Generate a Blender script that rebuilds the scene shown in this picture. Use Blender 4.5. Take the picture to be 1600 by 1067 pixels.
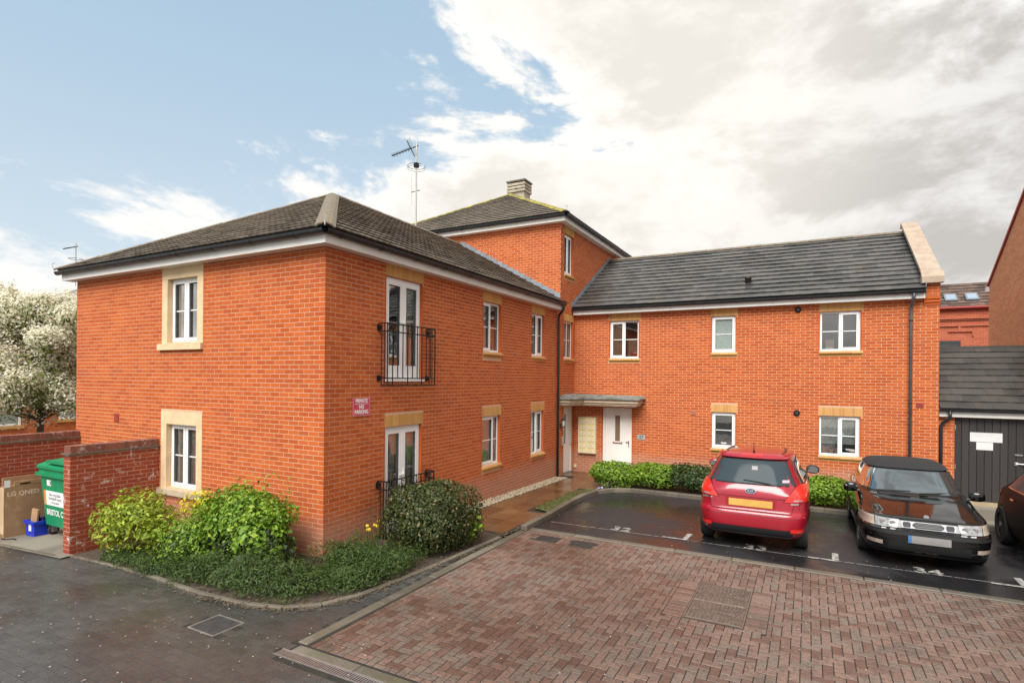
import bpy, bmesh, math, random
import numpy as np
from mathutils import Vector, Matrix
random.seed(7); RS = np.random.RandomState(7)
for o in list(bpy.data.objects): bpy.data.objects.remove(o)
SC = bpy.context.scene; COL = SC.collection
# ---------------------------------------------------------------- camera
YAW = math.radians(-28.0767); ROLL = math.radians(0.517)
CAM = Vector((6.6164, -6.2381, 2.8032))
FW = Vector((math.sin(YAW), math.cos(YAW), 0)); RT = Vector((math.cos(YAW), -math.sin(YAW), 0)); UPV = Vector((0, 0, 1))
cr = RT*math.cos(ROLL) + UPV*math.sin(ROLL); cu = -RT*math.sin(ROLL) + UPV*math.cos(ROLL)
cam_d = bpy.data.cameras.new('camera'); cam = bpy.data.objects.new('camera', cam_d); COL.objects.link(cam)
cam.matrix_world = Matrix(((cr.x, cu.x, -FW.x, CAM.x), (cr.y, cu.y, -FW.y, CAM.y), (cr.z, cu.z, -FW.z, CAM.z), (0, 0, 0, 1)))
cam_d.sensor_width = 36; cam_d.lens = 870.01/1600*36; cam_d.shift_y = (591.187-533.5)/1600
cam_d.clip_start = .1; cam_d.clip_end = 3000
SC.camera = cam
# ---------------------------------------------------------------- world, sun, exposure
SUN_EL = math.radians(50); SUN_AZ = math.radians(173)      # azimuth clockwise from +Y
SUN_DIR = Vector((math.sin(SUN_AZ)*math.cos(SUN_EL), math.cos(SUN_AZ)*math.cos(SUN_EL), math.sin(SUN_EL)))
SC.view_settings.view_transform = 'Standard'; SC.view_settings.look = 'None'
SC.view_settings.exposure = 0.74; SC.view_settings.gamma = 1.0; SC.view_settings.use_curve_mapping = False

class NT:
    def __init__(s, tree): s.t = tree; s.t.nodes.clear()
    def n(s, typ, ins=None, **kw):
        nd = s.t.nodes.new(typ)
        for k, v in kw.items(): setattr(nd, k, v)
        for k, v in (ins or {}).items():
            sk = nd.inputs[k]
            if isinstance(v, bpy.types.NodeSocket): s.t.links.new(v, sk)
            else:
                if isinstance(v, (tuple, list)) and len(v) == 3 and sk.type == 'RGBA': v = (*v, 1)
                sk.default_value = v
        return nd
    def math(s, op, a, b=0.0, c=0.0, clamp=False):
        nd = s.n('ShaderNodeMath', {0: a, 1: b, 2: c}, operation=op); nd.use_clamp = clamp; return nd.outputs[0]
    def mix(s, f, a, b, mode='MIX'):
        nd = s.n('ShaderNodeMix', data_type='RGBA', blend_type=mode)
        for i, v in ((0, f), (6, a), (7, b)):
            if isinstance(v, bpy.types.NodeSocket): s.t.links.new(v, nd.inputs[i])
            else: nd.inputs[i].default_value = (*v, 1) if isinstance(v, (tuple, list)) and len(v) == 3 else v
        return nd.outputs[2]
    def noise(s, vec, scale, detail=4, rough=.55, dist=0.0):
        return s.n('ShaderNodeTexNoise', {'Vector': vec, 'Scale': scale, 'Detail': detail, 'Roughness': rough, 'Distortion': dist}).outputs[0]
    def ramp(s, f, lo, hi, a=0.0, b=1.0):
        return s.n('ShaderNodeMapRange', {0: f, 1: lo, 2: hi, 3: a, 4: b}, interpolation_type='SMOOTHSTEP').outputs[0]

wd = bpy.data.worlds.new('World'); SC.world = wd; wd.use_nodes = True
T = NT(wd.node_tree)
CLOUD_OFF = (8.62, 1.26, 0.21)
gen = T.n('ShaderNodeTexCoord').outputs['Generated']
sky = T.n('ShaderNodeTexSky', sky_type='NISHITA', sun_disc=False, sun_elevation=SUN_EL, sun_rotation=SUN_AZ, air_density=1.2, dust_density=1.6, ozone_density=1.0, altitude=20).outputs[0]
sep = T.n('ShaderNodeSeparateXYZ', {0: gen})
up_ = T.math('MAXIMUM', sep.outputs[2], 0.0)
cv = T.n('ShaderNodeVectorMath', {0: gen, 1: (1.0, 1.0, 2.0)}, operation='MULTIPLY').outputs[0]
cv = T.n('ShaderNodeVectorMath', {0: cv, 1: CLOUD_OFF}, operation='ADD').outputs[0]
def dotc(v): return T.n('ShaderNodeVectorMath', {0: gen, 1: tuple(v)}, operation='DOT_PRODUCT').outputs['Value']
side = dotc(RT)                                             # clear to the left, cloudy to the right
n1 = T.noise(cv, 2.4, 15, .62, .30); n2 = T.noise(cv, 8.0, 10, .64, .15); n3 = T.noise(cv, 4.6, 12, .62, .2); n4 = T.noise(cv, 1.5, 2, .5, .0)
cover = T.math('ADD', T.ramp(side, -.46, .20, -.20, .46), T.math('MULTIPLY', T.math('SUBTRACT', n1, .5), 2.6))
cover = T.math('ADD', cover, T.math('MULTIPLY', T.math('SUBTRACT', n2, .5), .55))
cover = T.math('ADD', cover, T.ramp(up_, .12, .42, .58, 0.0))
cl = T.ramp(cover, .05, .27)
glow_dir = (FW*math.cos(.14)+RT*math.sin(.14))*math.cos(.46) + UPV*math.sin(.46)
sgl = T.ramp(dotc(glow_dir), .86, .995)                      # the veiled sun behind the cloud
shade = T.ramp(T.math('ADD', T.math('MULTIPLY', n3, .8), T.math('MULTIPLY', n4, .2)), .42, .58)
thick = T.math('MULTIPLY', T.math('ADD', T.math('MULTIPLY', shade, .72), .28), T.ramp(cover, .25, .62))
ccol = T.mix(thick, (6.2, 6.1, 5.95), (3.6, 3.46, 3.32))
ccol = T.mix(T.math('MULTIPLY', sgl, .5), ccol, (7.0, 6.65, 6.0))
skyb = T.mix(.75, sky, T.mix(T.ramp(up_, .05, .60), (4.4, 4.95, 5.3), (2.95, 4.05, 4.95)))
final = T.mix(cl, skyb, ccol)
bg = T.n('ShaderNodeBackground', {0: final, 1: .1})
T.n('ShaderNodeOutputWorld', {0: bg.outputs[0]})
sun_d = bpy.data.lights.new('sun', 'SUN'); sun_d.energy = 3.3; sun_d.angle = math.radians(42); sun_d.color = (1, .955, .89)
sun = bpy.data.objects.new('sun', sun_d); COL.objects.link(sun)
sun.rotation_euler = (-SUN_DIR).to_track_quat('-Z', 'Y').to_euler()

# ---------------------------------------------------------------- helpers
def tag(o, label=None, cat=None, group=None, kind=None):
    if label: o['label'] = label
    if cat: o['category'] = cat
    if group: o['group'] = group
    if kind: o['kind'] = kind
    return o
def put(o, parent=None):
    COL.objects.link(o)
    if parent is not None: o.parent = parent
    return o
def empty(name, loc=(0, 0, 0), parent=None):
    o = bpy.data.objects.new(name, None); o.location = loc; o.empty_display_size = .1
    return put(o, parent)
class Fr:
    """frame: (a, b, c) -> O + A a + B b + C c, right handed"""
    def __init__(s, O, A, B, C): s.O, s.A, s.B, s.C = Vector(O), Vector(A), Vector(B), Vector(C)
    def __call__(s, a, b, c): return s.O + s.A*a + s.B*b + s.C*c
WF = Fr((0, 0, 0), (1, 0, 0), (0, 1, 0), (0, 0, 1))
class MB:
    def __init__(s): s.v = []; s.f = []; s.r = []; s.m = []
    def add(s, vs, fs, r=0.0, m=0):
        b = len(s.v); s.v += [tuple(v) for v in vs]
        for f in fs: s.f.append([b+i for i in f]); s.r.append(r); s.m.append(m)
    def box(s, a0, a1, b0, b1, c0, c1, fr=WF, r=0.0, m=0, skip=()):
        P = [fr(a, b, c) for c in (c0, c1) for b in (b0, b1) for a in (a0, a1)]
        F = {'c0': (0, 2, 3, 1), 'c1': (4, 5, 7, 6), 'b0': (0, 1, 5, 4), 'b1': (2, 6, 7, 3), 'a0': (0, 4, 6, 2), 'a1': (1, 3, 7, 5)}
        s.add(P, [f for k, f in F.items() if k not in skip], r, m); return s
    def cbox(s, a0, a1, b0, b1, c0, c1, ch, fr=WF, r=0.0, m=0):
        """box with a chamfered top (c1) edge"""
        P = [fr(a, b, c0) for a, b in ((a0, b0), (a1, b0), (a1, b1), (a0, b1))]
        P += [fr(a, b, c1-ch) for a, b in ((a0, b0), (a1, b0), (a1, b1), (a0, b1))]
        P += [fr(a, b, c1) for a, b in ((a0+ch, b0+ch), (a1-ch, b0+ch), (a1-ch, b1-ch), (a0+ch, b1-ch))]
        F = [(8, 9, 10, 11)]
        for k in range(4):
            j = (k+1) % 4; F += [(k, j, 4+j, 4+k), (4+k, 4+j, 8+j, 8+k)]
        s.add(P, F, r, m); return s
    def prism(s, poly, c0, c1, fr=WF, r=0.0, m=0):
        n = len(poly)
        P = [fr(a, b, c0) for a, b in poly] + [fr(a, b, c1) for a, b in poly]
        s.add(P, [tuple(range(n-1, -1, -1)), tuple(range(n, 2*n))] + [(i, (i+1) % n, n+(i+1) % n, n+i) for i in range(n)], r, m); return s
    def tube(s, pts, rad, n=8, r=0.0, m=0, cap=True):
        pts = [Vector(p) for p in pts]; rads = rad if isinstance(rad, (list, tuple)) else [rad]*len(pts)
        V = []; prev = None
        for i, p in enumerate(pts):
            d = (pts[min(i+1, len(pts)-1)] - pts[max(i-1, 0)]).normalized()
            if prev is None: x = d.cross(Vector((0, 0, 1)) if abs(d.z) < .9 else Vector((1, 0, 0))).normalized()
            else: x = (prev - d*prev.dot(d)).normalized()
            prev = x; y = d.cross(x)
            V += [p + (x*math.cos(2*math.pi*k/n) + y*math.sin(2*math.pi*k/n))*rads[i] for k in range(n)]
        F = [(i*n+k, i*n+(k+1) % n, (i+1)*n+(k+1) % n, (i+1)*n+k) for i in range(len(pts)-1) for k in range(n)]
        if cap: F += [tuple(range(n-1, -1, -1)), tuple((len(pts)-1)*n+k for k in range(n))]
        s.add(V, F, r, m); return s
    def lathe(s, prof, fr=WF, n=16, r=0.0, m=0):
        """prof: (radius, height) along C axis of the frame"""
        V = [fr(q*math.cos(2*math.pi*k/n), q*math.sin(2*math.pi*k/n), h) for q, h in prof for k in range(n)]
        F = [(i*n+k, i*n+(k+1) % n, (i+1)*n+(k+1) % n, (i+1)*n+k) for i in range(len(prof)-1) for k in range(n)]
        F += [tuple(range(n-1, -1, -1)), tuple((len(prof)-1)*n+k for k in range(n))]
        s.add(V, F, r, m); return s
    def grid(s, G, r=0.0, m=0, flip=False):
        nu, nv = len(G), len(G[0]); V = [p for row in G for p in row]
        F = []
        for i in range(nu-1):
            for j in range(nv-1):
                q = (i*nv+j, (i+1)*nv+j, (i+1)*nv+j+1, i*nv+j+1)
                F.append(q[::-1] if flip else q)
        s.add(V, F, r, m); return s
    def mesh(s, name, mats, smooth=False):
        me = bpy.data.meshes.new(name); me.from_pydata(s.v, [], s.f)
        for mt in (mats if isinstance(mats, (list, tuple)) else [mats]): me.materials.append(mt)
        at = me.attributes.new('rnd', 'FLOAT', 'FACE'); at.data.foreach_set('value', np.array(s.r, dtype=np.float32))
        if any(s.m): me.polygons.foreach_set('material_index', np.array(s.m, dtype=np.int32))
        if smooth: me.polygons.foreach_set('use_smooth', np.ones(len(s.f), dtype=bool))
        me.update(); return me
    def build(s, name, mats, parent=None, smooth=False, kind=None):
        o = put(bpy.data.objects.new(name, s.mesh(name, mats, smooth)), parent)
        if kind: o['kind'] = kind
        return o
def autosmooth(o, ang=35):
    me = o.data; bm = bmesh.new(); bm.from_mesh(me)
    for f in bm.faces: f.smooth = True
    for e in bm.edges:
        e.smooth = not (len(e.link_faces) == 2 and e.calc_face_angle(3) > math.radians(ang))
    bm.to_mesh(me); bm.free(); return o
def fastmesh(name, V, F, mats, rnd=None, mi=None):
    """V (n,3) float, F (m,k) int"""
    me = bpy.data.meshes.new(name); V = np.asarray(V, np.float32); F = np.asarray(F, np.int32); k = F.shape[1]
    me.vertices.add(len(V)); me.vertices.foreach_set('co', V.ravel())
    me.loops.add(F.size); me.loops.foreach_set('vertex_index', F.ravel())
    me.polygons.add(len(F)); me.polygons.foreach_set('loop_start', np.arange(0, F.size, k, dtype=np.int32))
    try: me.polygons.foreach_set('loop_total', np.full(len(F), k, np.int32))
    except Exception: pass
    for mt in (mats if isinstance(mats, (list, tuple)) else [mats]): me.materials.append(mt)
    if rnd is not None:
        at = me.attributes.new('rnd', 'FLOAT', 'FACE'); at.data.foreach_set('value', np.asarray(rnd, np.float32))
    if mi is not None: me.polygons.foreach_set('material_index', np.asarray(mi, np.int32))
    me.update(calc_edges=True); me.validate(); return me
def text(name, body, fr, size, mat, parent=None, depth=.002, align='CENTER', xs=1.0, bold=0.0):
    """flat lettering as a mesh; the frame's A is the reading direction, B is up, C faces the reader"""
    cu_ = bpy.data.curves.new(name, 'FONT'); cu_.body = body; cu_.size = size; cu_.align_x = align; cu_.align_y = 'CENTER'; cu_.extrude = depth
    cu_.offset = bold; cu_.resolution_u = 3
    tmp = bpy.data.objects.new('tmp_text', cu_); COL.objects.link(tmp)
    me = bpy.data.meshes.new_from_object(tmp.evaluated_get(bpy.context.evaluated_depsgraph_get()))
    bpy.data.objects.remove(tmp); me.name = name
    co = np.empty(len(me.vertices)*3, np.float32); me.vertices.foreach_get('co', co); co = co.reshape(-1, 3)
    A, B, C, O = (np.array(q) for q in (fr.A, fr.B, fr.C, fr.O))
    co = O + co[:, :1]*xs*A + co[:, 1:2]*B + co[:, 2:3]*C
    me.vertices.foreach_set('co', co.astype(np.float32).ravel()); me.materials.clear(); me.materials.append(mat); me.update()
    return put(bpy.data.objects.new(name, me), parent)

# ---------------------------------------------------------------- materials
MATS = {}
def pmat(name, c1, c2=None, scale=6.0, rough=.6, rough2=None, metal=0.0, spec=.5, bump=0.0, bscale=40.0, rnd=0.0, c3=None, c3scale=1.5, c3lo=.55, c3hi=.7, coat=0.0, alpha=None, sheen=0.0, objrnd=False, trans=0.0, sss=0.0):
    m = bpy.data.materials.new(name); m.use_nodes = True; t = NT(m.node_tree)
    pos = t.n('ShaderNodeNewGeometry').outputs['Position']
    c2 = c2 or c1
    f = t.noise(pos, scale, 5, .6)
    f = t.ramp(f, .3, .7)
    if rnd:
        at = t.n('ShaderNodeAttribute', attribute_name='rnd').outputs['Fac']
        ob = t.n('ShaderNodeObjectInfo').outputs['Random'] if objrnd else None
        rr = t.math('FRACT', t.math('ADD', at, ob)) if objrnd else at
        f = t.math('ADD', t.math('MULTIPLY', f, 1-rnd), t.math('MULTIPLY', rr, rnd))
    col = t.mix(f, c1, c2)
    if c3: col = t.mix(t.ramp(t.noise(pos, c3scale, 6, .65), c3lo, c3hi), col, c3)
    ins = {'Base Color': col, 'Metallic': metal, 'Roughness': rough, 'Specular IOR Level': spec, 'Coat Weight': coat, 'Coat Roughness': .04, 'Sheen Weight': sheen}
    if rough2 is not None: ins['Roughness'] = t.ramp(t.noise(pos, 1.1, 4, .6), .38, .62, rough, rough2)
    b = t.n('ShaderNodeBsdfPrincipled', ins)
    if bump: 
        bn = t.n('ShaderNodeBump', {'Strength': bump, 'Distance': .01, 'Height': t.noise(pos, bscale, 6, .65)}); t.t.links.new(bn.outputs[0], b.inputs['Normal'])
    out = b.outputs[0]
    if trans:
        tr = t.n('ShaderNodeBsdfTranslucent', {'Color': col}); out = t.n('ShaderNodeMixShader', {0: trans, 1: out, 2: tr.outputs[0]}).outputs[0]
    t.n('ShaderNodeOutputMaterial', {0: out})
    MATS[name] = m; return m
def brickmat(name, ca, cb, cc, splash=False, white=0.0, WLO=.57):
    m = bpy.data.materials.new(name); m.use_nodes = True; t = NT(m.node_tree)
    pos = t.n('ShaderNodeNewGeometry').outputs['Position']
    at = t.n('ShaderNodeAttribute', attribute_name='rnd').outputs['Fac']; ob = t.n('ShaderNodeObjectInfo').outputs['Random']
    r = t.math('FRACT', t.math('ADD', at, ob))
    col = t.mix(t.ramp(r, 0, .75), ca, cb)
    col = t.mix(t.math('MULTIPLY', t.ramp(r, .86, 1.0), .7), col, cc)
    col = t.mix(t.math('MULTIPLY', t.ramp(t.noise(pos, 55, 4, .7), .45, .75), .30), col, cc)
    col = t.mix(t.math('MULTIPLY', t.ramp(t.noise(pos, .75, 4, .6), .40, .66), .26), col, cc)
    if splash:
        z = t.n('ShaderNodeSeparateXYZ', {0: pos}).outputs[2]
        sp = t.math('MULTIPLY', t.ramp(t.math('ADD', z, t.math('MULTIPLY', t.noise(pos, 2.2, 5, .6), .5)), .55, .95, 1.0, 0.0), .62)
        col = t.mix(sp, col, (.40, .22, .15))
    if white:
        col = t.mix(t.math('MULTIPLY', t.ramp(t.noise(pos, 6.0, 5, .7, .8), WLO, WLO+.12), white), col, (.62, .56, .52))
    b = t.n('ShaderNodeBsdfPrincipled', {'Base Color': col, 'Roughness': .85, 'Specular IOR Level': .25})
    bn = t.n('ShaderNodeBump', {'Strength': .35, 'Distance': .006, 'Height': t.noise(pos, 90, 5, .7)}); t.t.links.new(bn.outputs[0], b.inputs['Normal'])
    t.n('ShaderNodeOutputMaterial', {0: b.outputs[0]}); MATS[name] = m; return m
def wetmat(name, ca, cb, cc, dry, wet, scale=.55, lo=.42, hi=.6, rndw=.55, fine=70, dirt=None, objrnd=True, spec=.5, grime=.5, bump=.3, cd=None, cdf=.72):
    """paving: per-piece colour, damp sheen in large patches"""
    m = bpy.data.materials.new(name); m.use_nodes = True; t = NT(m.node_tree)
    pos = t.n('ShaderNodeNewGeometry').outputs['Position']
    at = t.n('ShaderNodeAttribute', attribute_name='rnd').outputs['Fac']
    r = t.math('FRACT', t.math('ADD', at, t.n('ShaderNodeObjectInfo').outputs['Random'])) if objrnd else at
    f = t.math('ADD', t.math('MULTIPLY', r, rndw), t.math('MULTIPLY', t.noise(pos, 9, 5, .65), 1-rndw))
    col = t.mix(t.ramp(f, .15, .7), ca, cb)
    if cd: col = t.mix(t.ramp(t.math('FRACT', t.math('MULTIPLY', r, 7.31)), cdf, cdf+.12), col, cd)
    col = t.mix(t.math('MULTIPLY', t.ramp(t.noise(pos, fine, 5, .75), .45, .68), grime), col, cc)
    damp = t.ramp(t.noise(pos, scale, 4, .55, .3), lo, hi)
    col = t.mix(t.math('MULTIPLY', damp, .55), col, t.mix(.5, col, (0, 0, 0)))
    if dirt: col = t.mix(t.math('MULTIPLY', t.ramp(t.noise(pos, 1.7, 6, .7), .52, .68), .6), col, dirt)
    ro = t.math('ADD', t.ramp(damp, 0, 1, dry, wet), t.math('MULTIPLY', t.noise(pos, 30, 3, .6), .18))
    b = t.n('ShaderNodeBsdfPrincipled', {'Base Color': col, 'Roughness': ro, 'Specular IOR Level': spec})
    bn = t.n('ShaderNodeBump', {'Strength': bump, 'Distance': .006, 'Height': t.noise(pos, fine, 5, .7)}); t.t.links.new(bn.outputs[0], b.inputs['Normal'])
    t.n('ShaderNodeOutputMaterial', {0: b.outputs[0]}); MATS[name] = m; return m
def glassmat(name, tint=(.95, .98, .97), base=.10, rough=.01, power=1.0):
    m = bpy.data.materials.new(name); m.use_nodes = True; t = NT(m.node_tree)
    fr = t.n('ShaderNodeFresnel', {'IOR': 1.5}).outputs[0]
    f = t.math('ADD', t.math('MULTIPLY', fr, power), base, clamp=True)
    bn = t.n('ShaderNodeBump', {'Strength': .04, 'Distance': .02, 'Height': t.noise(t.n('ShaderNodeNewGeometry').outputs['Position'], 3.5, 2, .5)})
    g = t.n('ShaderNodeBsdfGlossy', {'Color': (1, 1, 1, 1), 'Roughness': rough, 'Normal': bn.outputs[0]}); tr = t.n('ShaderNodeBsdfTransparent', {'Color': (*tint, 1)})
    t.n('ShaderNodeOutputMaterial', {0: t.n('ShaderNodeMixShader', {0: f, 1: tr.outputs[0], 2: g.outputs[0]}).outputs[0]}); MATS[name] = m; return m

M_BRICK = brickmat('red_brick', (.415, .080, .016), (.515, .118, .025), (.345, .076, .025), splash=True, white=.30, WLO=.64)
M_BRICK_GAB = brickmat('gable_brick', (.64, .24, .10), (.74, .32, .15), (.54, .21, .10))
M_GLASS_B = glassmat('boosted_reflection_glass', base=.42, power=1.5)  # copy of the window glass, mirror share raised to brighten its sky reflection
M_BRICK_W = brickmat('weathered_brick', (.27, .046, .022), (.33, .066, .028), (.20, .052, .032), white=.85)
M_BRICK_FAR = brickmat('far_brick', (.43, .105, .032), (.52, .145, .045), (.38, .12, .05))
M_COPE = brickmat('coping_brick', (.19, .07, .05), (.25, .09, .06), (.14, .07, .055), white=.7)
M_CANOPY = pmat('canopy_cream', (.56, .45, .32), (.66, .55, .41), 5, .6, c3=(.36, .28, .19), c3scale=4, c3lo=.55, c3hi=.8)
M_MORTAR = pmat('mortar', (.56, .33, .21), (.66, .42, .28), 20, .9, bump=.3)
M_MORTAR_W = pmat('weathered_mortar', (.62, .44, .34), (.46, .26, .18), 9, .9, bump=.3)
M_YBRICK = brickmat('buff_brick', (.52, .27, .085), (.60, .335, .115), (.42, .20, .06))
M_YMORT = pmat('buff_mortar', (.36, .19, .08), (.42, .24, .11), 20, .9)
M_STONE = pmat('cast_stone', (.60, .44, .26), (.69, .52, .32), 5, .8, bump=.2, bscale=60, c3=(.55, .42, .28), c3scale=3, c3lo=.58, c3hi=.8)
M_STONE_D = pmat('stained_stone', (.42, .34, .25), (.56, .44, .31), 7, .85, bump=.3, bscale=50)
M_COPING = pmat('gable_coping', (.33, .25, .185), (.43, .34, .26), 4, .8, bump=.2, c3=(.36, .28, .17), c3scale=3, c3lo=.6, c3hi=.75)
M_UPVC = pmat('white_plastic', (.80, .80, .79), (.84, .84, .83), 3, .32, spec=.5)
M_FASCIA = pmat('white_fascia', (.74, .71, .67), (.81, .79, .76), 2.5, .5, c3=(.60, .55, .48), c3scale=5, c3lo=.6, c3hi=.85)
M_DOOR = pmat('door_paint', (.80, .77, .72), (.84, .81, .76), 3, .35)
M_GUTTER = pmat('black_plastic', (.016, .019, .022), (.028, .032, .036), 5, .38, spec=.5)
M_PIPE_G = pmat('grey_pipe', (.07, .075, .08), (.10, .105, .11), 5, .42)
M_LEAD = pmat('lead', (.16, .19, .225), (.25, .285, .32), 6, .55, rnd=.6)
M_IRON = pmat('black_iron', (.006, .006, .007), (.010, .010, .011), 20, .5, spec=.3)
M_TILE = wetmat('roof_tile', (.135, .108, .084), (.225, .185, .145), (.07, .056, .044), .60, .32, scale=.5, lo=.45, hi=.7, dirt=(.13, .105, .05), fine=45)
M_TILE_W = wetmat('slate_tile', (.060, .058, .056), (.110, .105, .099), (.034, .033, .033), .46, .20, scale=.6, lo=.40, hi=.62, fine=60, rndw=.6, grime=.4, dirt=(.085, .070, .042))
M_TILE_MOSS = wetmat('garage_tile', (.034, .031, .029), (.060, .055, .049), (.10, .095, .085), .62, .42, scale=.8, fine=26, rndw=.6, grime=.5, dirt=(.062, .052, .040))
M_RIDGE = pmat('mossy_ridge', (.13, .105, .08), (.20, .165, .12), 12, .85, bump=.6, bscale=60, c3=(.28, .20, .03), c3scale=7, c3lo=.56, c3hi=.68)
M_RIDGE_G = pmat('yellow_moss', (.14, .12, .06), (.20, .17, .06), 12, .9, bump=.6, bscale=60, c3=(.34, .28, .02), c3scale=5, c3lo=.46, c3hi=.6)
M_FELT = pmat('roof_underlay', (.03, .028, .026))
M_ROOM = pmat('room', (.20, .18, .15), (.26, .23, .19), 2, .8)
M_CURT = pmat('curtain', (.62, .60, .57), (.76, .74, .70), 14, .8, trans=.3)
M_CURT_G = pmat('green_curtain', (.48, .52, .45), (.60, .63, .55), 14, .8, trans=.25)
M_BLIND = pmat('brown_blind', (.36, .25, .17), (.44, .32, .22), 60, .8)
M_LACE = pmat('lace_blind', (.84, .85, .80), (.52, .56, .53), 26, .8, trans=.2)
M_GLASS = glassmat('window_glass', base=.16, power=1.8)
M_GLASS_OBS = pmat('frosted_glass', (.15, .20, .18), (.34, .40, .37), 60, .18, spec=.8, bump=.5, bscale=120)
M_GLASS_OBD = pmat('dark_frosted_glass', (.035, .045, .045), (.09, .105, .10), 70, .15, spec=.8, bump=.4, bscale=120)
M_GLASS_DOOR = pmat('brown_frosted_glass', (.16, .10, .07), (.26, .18, .13), 60, .2, spec=.7, bump=.4, bscale=120)
M_ASPH = wetmat('asphalt', (.016, .016, .019), (.034, .033, .035), (.075, .072, .068), .46, .10, scale=.75, lo=.36, hi=.62, fine=95, objrnd=False, grime=.45, spec=.5)
M_BLOCK_R = wetmat('red_block', (.130, .066, .046), (.215, .134, .102), (.052, .037, .030), .50, .16, scale=.34, lo=.38, hi=.60, rndw=.6, fine=22, grime=.75, bump=.5, cd=(.180, .132, .104), cdf=.66, dirt=(.075, .055, .042))
M_BLOCK_G = wetmat('grey_block', (.054, .053, .050), (.086, .083, .078), (.030, .028, .026), .36, .08, scale=.36, lo=.38, hi=.58, rndw=.35, fine=40, grime=.7, bump=.5)
M_JOINT = pmat('joint_sand', (.014, .012, .009), (.026, .022, .016), 9, .9, c3=(.030, .036, .010), c3scale=1.3, c3lo=.55, c3hi=.7)
M_KERB = wetmat('kerb_concrete', (.105, .088, .066), (.175, .148, .112), (.055, .048, .036), .7, .4, scale=.8, fine=45, rndw=.4, dirt=(.10, .095, .05), grime=.55)
M_SLAB = wetmat('path_slab', (.12, .058, .024), (.20, .105, .045), (.08, .05, .03), .28, .08, scale=.9, lo=.36, hi=.55, fine=40, rndw=.6)
M_CONC = wetmat('concrete', (.23, .205, .165), (.31, .28, .225), (.14, .125, .10), .8, .5, scale=.7, fine=55, objrnd=False)
M_SOIL = pmat('soil', (.045, .032, .022), (.085, .062, .042), 14, .95, bump=.8, bscale=40)
M_GRAVEL = pmat('gravel', (.26, .21, .14), (.48, .40, .28), 8, .8, rnd=.8)
M_MOSS = pmat('moss', (.05, .065, .015), (.12, .12, .035), 9, .95, bump=.8, bscale=70)
M_METAL = pmat('steel', (.42, .42, .41), (.55, .55, .54), 12, .38, metal=.8)
M_IRONC = pmat('cast_iron', (.05, .053, .056), (.085, .088, .09), 12, .42, metal=.5, bump=.3)
M_IRONB = pmat('rusty_iron', (.13, .095, .075), (.20, .15, .122), 14, .45, metal=.35, c3=(.13, .08, .05), c3scale=4)
M_LINE = pmat('road_paint', (.26, .25, .235), (.40, .39, .36), 12, .6, c3=(.04, .039, .038), c3scale=16, c3lo=.51, c3hi=.62)
M_WHITE = pmat('white_print', (.80, .80, .80))
M_SIGNRED = pmat('sign_red', (.52, .055, .10), (.56, .07, .12), 3, .4)
M_VENT = pmat('terracotta_vent', (.26, .030, .022), (.33, .045, .03), 10, .6)
M_BLACK = pmat('black', (.012, .012, .012), rough=.6)
M_BARN = pmat('black_boards', (.020, .017, .016), (.042, .036, .034), 30, .55, bump=.4, bscale=60, rnd=.4)
# ================================================================ GROUND
YW = 10.387
def gz(x, y): return .055*max(-8.0, min(0.0, x)) - .018*(max(3.0, min(12.0, y)) - 3.0)
def sheet(name, poly, dz, mat, step=.6, parent=None, kind='structure', cuts=True):
    """flat polygon (list of x,y, convex or not) laid on the terrain dz above it"""
    bm = bmesh.new(); bm.faces.new([bm.verts.new((x, y, 0)) for x, y in poly])
    xs = [p[0] for p in poly]; ys = [p[1] for p in poly]
    if cuts:
        for c in [v for v in (-8, 0) if min(xs) < v < max(xs)]:
            bmesh.ops.bisect_plane(bm, geom=bm.verts[:]+bm.edges[:]+bm.faces[:], plane_co=(c, 0, 0), plane_no=(1, 0, 0))
        for c in [v for v in (3, 12) if min(ys) < v < max(ys)]:
            bmesh.ops.bisect_plane(bm, geom=bm.verts[:]+bm.edges[:]+bm.faces[:], plane_co=(0, c, 0), plane_no=(0, 1, 0))
    bmesh.ops.triangulate(bm, faces=bm.faces[:])
    for v in bm.verts: v.co.z = gz(v.co.x, v.co.y) + dz
    bmesh.ops.recalc_face_normals(bm, faces=bm.faces[:])
    for f in bm.faces:
        if f.normal.z < 0: f.normal_flip()
    me = bpy.data.meshes.new(name); bm.to_mesh(me); bm.free(); me.materials.append(mat)
    o = put(bpy.data.objects.new(name, me), parent)
    if kind: o['kind'] = kind
    return o
def tilted(x, y):
    """frame on the terrain at x,y"""
    e = .05; gx = (gz(x+e, y)-gz(x-e, y))/(2*e); gy = (gz(x, y+e)-gz(x, y-e))/(2*e)
    A = Vector((1, 0, gx)).normalized(); C = A.cross(Vector((0, 1, gy))).normalized(); B = C.cross(A)
    return Fr((x, y, gz(x, y)), A, B, C)
sheet('ground', [(-300, -60), (300, -60), (300, 400), (-300, 400)], -.13, M_CONC)

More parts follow.
